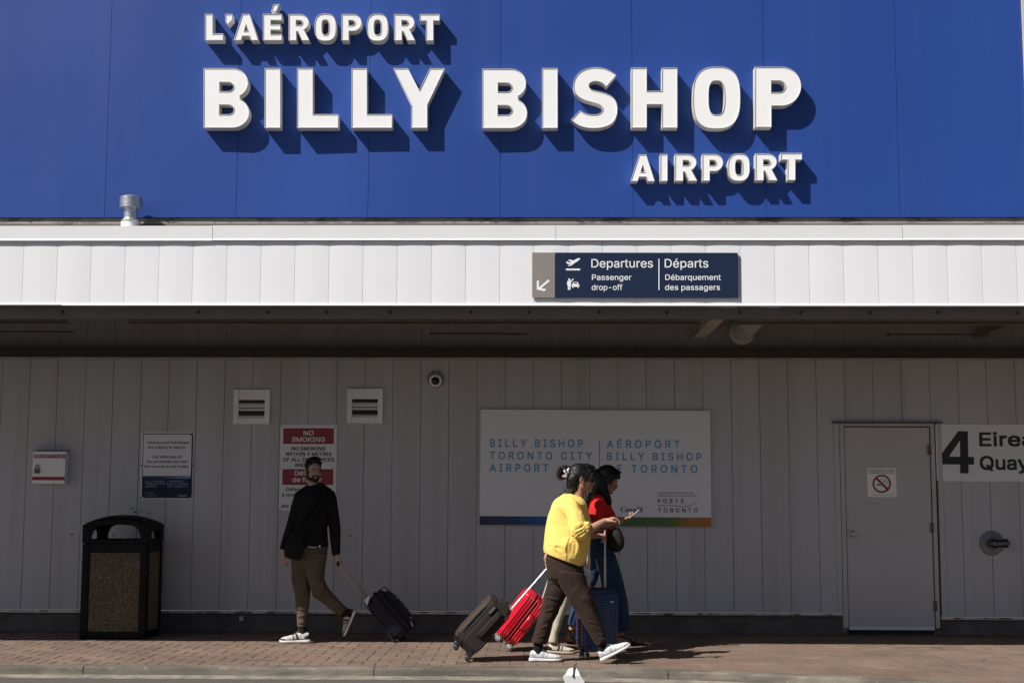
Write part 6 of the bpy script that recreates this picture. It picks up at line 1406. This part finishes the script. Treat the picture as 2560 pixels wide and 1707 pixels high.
def red_case():
    Yc = -1.78; c = at(*ZL(850, 668), Yc); ez = Vector((.615, .0, .79)); fr = Vector((-.79, -.16, .615)); ex, ey, ez = axes(ez, fr)
    W_, Dp, H = .36, .215, .52; O = c-ez*H*.5; T = place(O, ex, ey, ez)
    t = thing('suitcase', Vector((O.x, O.y, 0)), 'glossy red hard shell suitcase leaning behind the brown one', 'suitcase', 'wheeled suitcases')
    mr = M('red_polycarbonate', (.55, .006, .022), .22, var=.03, coat=.6); md = M('dark_red_seal', (.20, .004, .012), .4, var=.05)
    B = Blob(); rbox(B, T, -W_/2, W_/2, -Dp/2, -.006, 0, H, 6); rbox(B, T, -W_/2, W_/2, .006, Dp/2, 0, H, 6)
    for s in (-1, 1):
        for y in (-.085, -.058, -.031, .031, .058, .085): B.loft([(T((s*(W_/2-.001), y, z)), (T((.006, 0, 0))-T((0, 0, 0))), (T((0, .0085, 0))-T((0, 0, 0))), 2) for z in (.05, .08, .25, .42, H-.05)], 12)
    for x in (-.13, -.078, -.026, .026, .078, .13):
        for s in (-1, 1): B.loft([(T((x, s*(Dp/2-.001), z)), (T((.011, 0, 0))-T((0, 0, 0))), (T((0, .006, 0))-T((0, 0, 0))), 2) for z in (.05, .08, .25, .42, H-.05)], 12)
    B.build('shell', mr, t, .0048, 2)
    g = MB(); path = [T((x, 0, z)) for x, z in rrect(-W_/2+.003, .003, W_/2-.003, H-.003, .06, 6)]; g.tube(path+[path[0]], .0075, 8); g.build('zip_seal', md, t, True)
    xs = -W_/2 if (T((-1, 0, 0))-T((1, 0, 0))).y < 0 else W_/2; sg = 1 if xs > 0 else -1
    g = MB()
    for yy in (.010, .022): g.tube([T((xs+sg*h, yy+.02, z)) for z, h in ((.17, .006), (.19, .022), (.26, .028), (.33, .022), (.35, .006))], .009, 8)
    g.build('side_handle', mr, t, True)
    for x in (-W_/2+.05, W_/2-.05):
        for y in (-Dp/2+.04, Dp/2-.045): wheel_twin(T, x, y, .032, t, m_hub, M('silver_hub', (.55, .55, .56), .3, .6), .050)
    b0 = T((0, Dp/2-.03, H-.02)); tip = at(*zoomer(1300, 1130, 5.228)(482, 1352), -1.80); tip = b0.lerp(tip, 1.0); dd = tip-b0; ezr = dd.normalized(); exr = (ex-ezr*ex.dot(ezr)).normalized(); Tr = place(b0, exr, ezr.cross(exr), ezr)
    rods(Tr, (-.06, .06), 0, 0, dd.length, .008, t, m_whitecoat, m_grip)
def blue_case():
    Yc = -2.43; th = R(20); A = ground(*ZL(1455, 1085)); O = at(*ZL(1648, 1020), Yc); O.z = .062
    ex = Vector((math.cos(th), math.sin(th), 0)); ey = Vector((-math.sin(th), math.cos(th), 0)); T = place(O, ex, ey, (0, 0, 1))
    W_, Dp, H = .335, .22, at(*ZL(1700, 385), Yc).z-.062
    t = thing('suitcase', Vector((O.x, O.y, 0)), 'upright navy ribbed hard suitcase with tall silver handle beside the brown corduroys', 'suitcase', 'wheeled suitcases')
    mb = M('navy_polycarbonate', (.008, .031, .105), .32, var=.05, coat=.25)
    B = Blob(); rbox(B, T, -W_/2, W_/2, -Dp/2, -.004, 0, H, 7); rbox(B, T, -W_/2, W_/2, .004, Dp/2, 0, H, 7)
    v = lambda x, y, z: T((x, y, z))-T((0, 0, 0))
    for k in range(10):   # nested corner ribs on the front face
        zt = H-.045-k*.024; xr = W_/2-.028-k*.024; y = -Dp/2+.001
        if xr > -W_/2+.03: B.limb(*[(T(p), .0065) for p in ((-W_/2+.025, y, zt), (xr-.02, y, zt), (xr, y, zt-.022), (xr, y, .03))])
    for k in range(17):   # level ribs round the sides
        z = .035+k*.029
        if z < H-.03:
            for s in (-1, 1): B.limb(*[(T(p), .0065) for p in ((s*(W_/2-.001), -Dp/2+.03, z), (s*(W_/2-.001), Dp/2-.03, z))])
            if z < .26: B.limb(*[(T(p), .0065) for p in ((-W_/2+.02, -Dp/2+.001, z), (-W_/2+.075, -Dp/2+.001, z))])
    B.build('shell', mb, t, .0042, 1)
    g = MB(); path = [T((x, 0, z)) for x, z in rrect(-W_/2+.001, .001, W_/2-.001, H-.001, .05, 6)]; g.tube(path+[path[0]], .0075, 8); g.build('zip_seal', M('black_zip', (.012, .012, .014), .5), t, True)
    g = MB(); g.box((-W_/2+.03, -Dp/2+.02, H-.01), (W_/2-.03, Dp/2-.02, H+.010), T, bev=.006); g.build('top_plate', m_grip, t)
    g = MB(); g.box((.085, -Dp/2-.0075, H-.115), (.115, -Dp/2-.004, H-.102), T); g.build('badge', m_alu, t)
    for x in (-W_/2+.045, W_/2-.045):
        for y in (-Dp/2+.045, Dp/2-.045): wheel_twin(T, x, y, .026, t, m_hub, M('bright_hub', (.6, .6, .62), .3, .5), .060)
    z1 = at(*zoomer(1300, 1130, 5.228)(1000, 1085), Yc).z
    h = rods(T, (-.050, .104), .055, H, z1-.01, .0105, t, M('satin_tube', (.62, .61, .59), .4, .25, var=.05), m_grip, .0125)
    # paper tags on the handle
    zt = at(*ZL(1535, 190), Yc).z; c = T((-.066, .04, zt)); g = MB(); q = [at(*ZL(x, y), -2.56) for x, y in ((1490, 180), (1500, 155), (1530, 150), (1567, 190), (1560, 225), (1522, 250))]
    g.plate(q, .0025); g.tube([q[2], c+Vector((0, -.015, .02)), c+Vector((.012, 0, .022)), c+Vector((0, .014, .02)), c+Vector((-.013, -.005, .018)), q[2]], .002, 6); g.build('luggage_tag', M('tag_card', (.74, .70, .71), .6, var=.04), t)
    g = MB(); q = [at(*ZL(x, y), -2.565) for x, y in ((1500, 190), (1552, 222), (1550, 226), (1499, 194))]; g.plate(q, .001); g.build('tag_stripe', M('pink_stripe', (.5, .08, .12), .6), t)
    g = MB(); g.tube([T((-.05, .0, H+.012)), T((-.035, -.01, H+.022)), T((-.02, 0, H+.013))], .006, 8); g.build('pink_ribbon', M('pink_ribbon', (.5, .03, .15), .6), t, True)
def dark_case():
    Zm = zoomer(640, 1120, 3.016); Yc = -.93; c = at(*Zm(1010, 1252), Yc); ez = Vector((-.66, .0, .75)); fr = Vector((.75, -.14, .66)); ex, ey, ez = axes(ez, fr)
    W_, Dp, H = .38, .20, .50; O = c-ez*H*.5; T = place(O, ex, ey, ez)
    t = thing('suitcase', Vector((O.x, O.y, 0)), 'dark navy soft suitcase pulled behind the man in black', 'suitcase', 'wheeled suitcases')
    mb = cloth('navy_nylon', (.010, .010, .024), var=.08, bscale=600, rough=.6)
    B = Blob(); rbox(B, T, -W_/2, W_/2, -Dp/2, Dp/2, 0, H, 4.5); rbox(B, T, -W_/2+.02, W_/2-.02, -Dp/2-.045, 0, .03, H-.05, 4); B.build('case_body', mb, t, .006, 3, folds([(T((-.16, -.15, .12)), T((.16, -.15, .15)), .015, .006), (T((-.1, -.15, .3)), T((.12, -.15, .36)), .015, .006)], .004, 6))
    g = MB()
    for y in (-Dp/2, Dp/2-.02):
        path = [T((x, y, z)) for x, z in rrect(-W_/2+.0, .002, W_/2-.0, H-.001, .07, 6)]; g.tube(path+[path[0]], .0048, 6)
    g.build('piping', M('black_piping', (.010, .010, .012), .5), t, True)
    g = MB(); g.box((-W_/2+.03, Dp/2-.005, .0), (W_/2-.03, Dp/2+.012, .20), T, bev=.008); g.build('skid_plate', m_grip, t)
    for yy in (-1,):
        g = MB(); g.tube([T((x, -.02, H+h)) for x, h in ((-.06, -.006), (-.048, .010), (.048, .010), (.06, -.006))], .009, 8); g.build('top_handle', mb, t, True)
    for x, z in ((-.06, .09), (.0, .085), (.08, .20), (.04, .33)):
        g = MB(); g.box((x-.004, -Dp/2-.052, z-.012), (x+.004, -Dp/2-.044, z+.012), T, bev=.002); g.build('zip_pull', m_hub, t)
    g = MB(); p = T((-.10, .03, H+.012)); g.plate([p+Vector(d) for d in ((-.03, -.09, -.02), (.01, -.09, .03), (.022, -.09, .02), (.005, -.09, -.055), (-.01, -.09, -.06))], .002); g.build('baggage_tag', M('paper_tag', (.6, .6, .62), .6), t)
    for x in (-W_/2+.05, W_/2-.05):
        p = T((x, Dp/2-.01, -.002)); g = MB(); g.lathe(p-ex*.014, ex, [(.026, 0), (.03, .004), (.03, .024), (.026, .028)], 24); g.build('wheel', m_wheel, t, True, auto=30)
    g = MB(); g.tube([T((-.13, -Dp/2-.03, .012)), T((-.13, -Dp/2-.05, .06))], .005, 8); g.build('corner_guard', m_alu, t, True)
    tip = at(*Zm(617, 856), -1.20); b0 = T((0, Dp/2-.02, H-.02)); dd = tip-b0; ezr = dd.normalized(); exr = (ex-ezr*ex.dot(ezr)).normalized(); Tr = place(b0, exr, ezr.cross(exr), ezr)
    rods(Tr, (-.055, .055), 0, 0, dd.length-.01, .0072, t, M('champagne_tube', (.50, .40, .34), .4, .5, var=.05), m_grip, .014)
brown_case(); red_case(); blue_case(); dark_case()
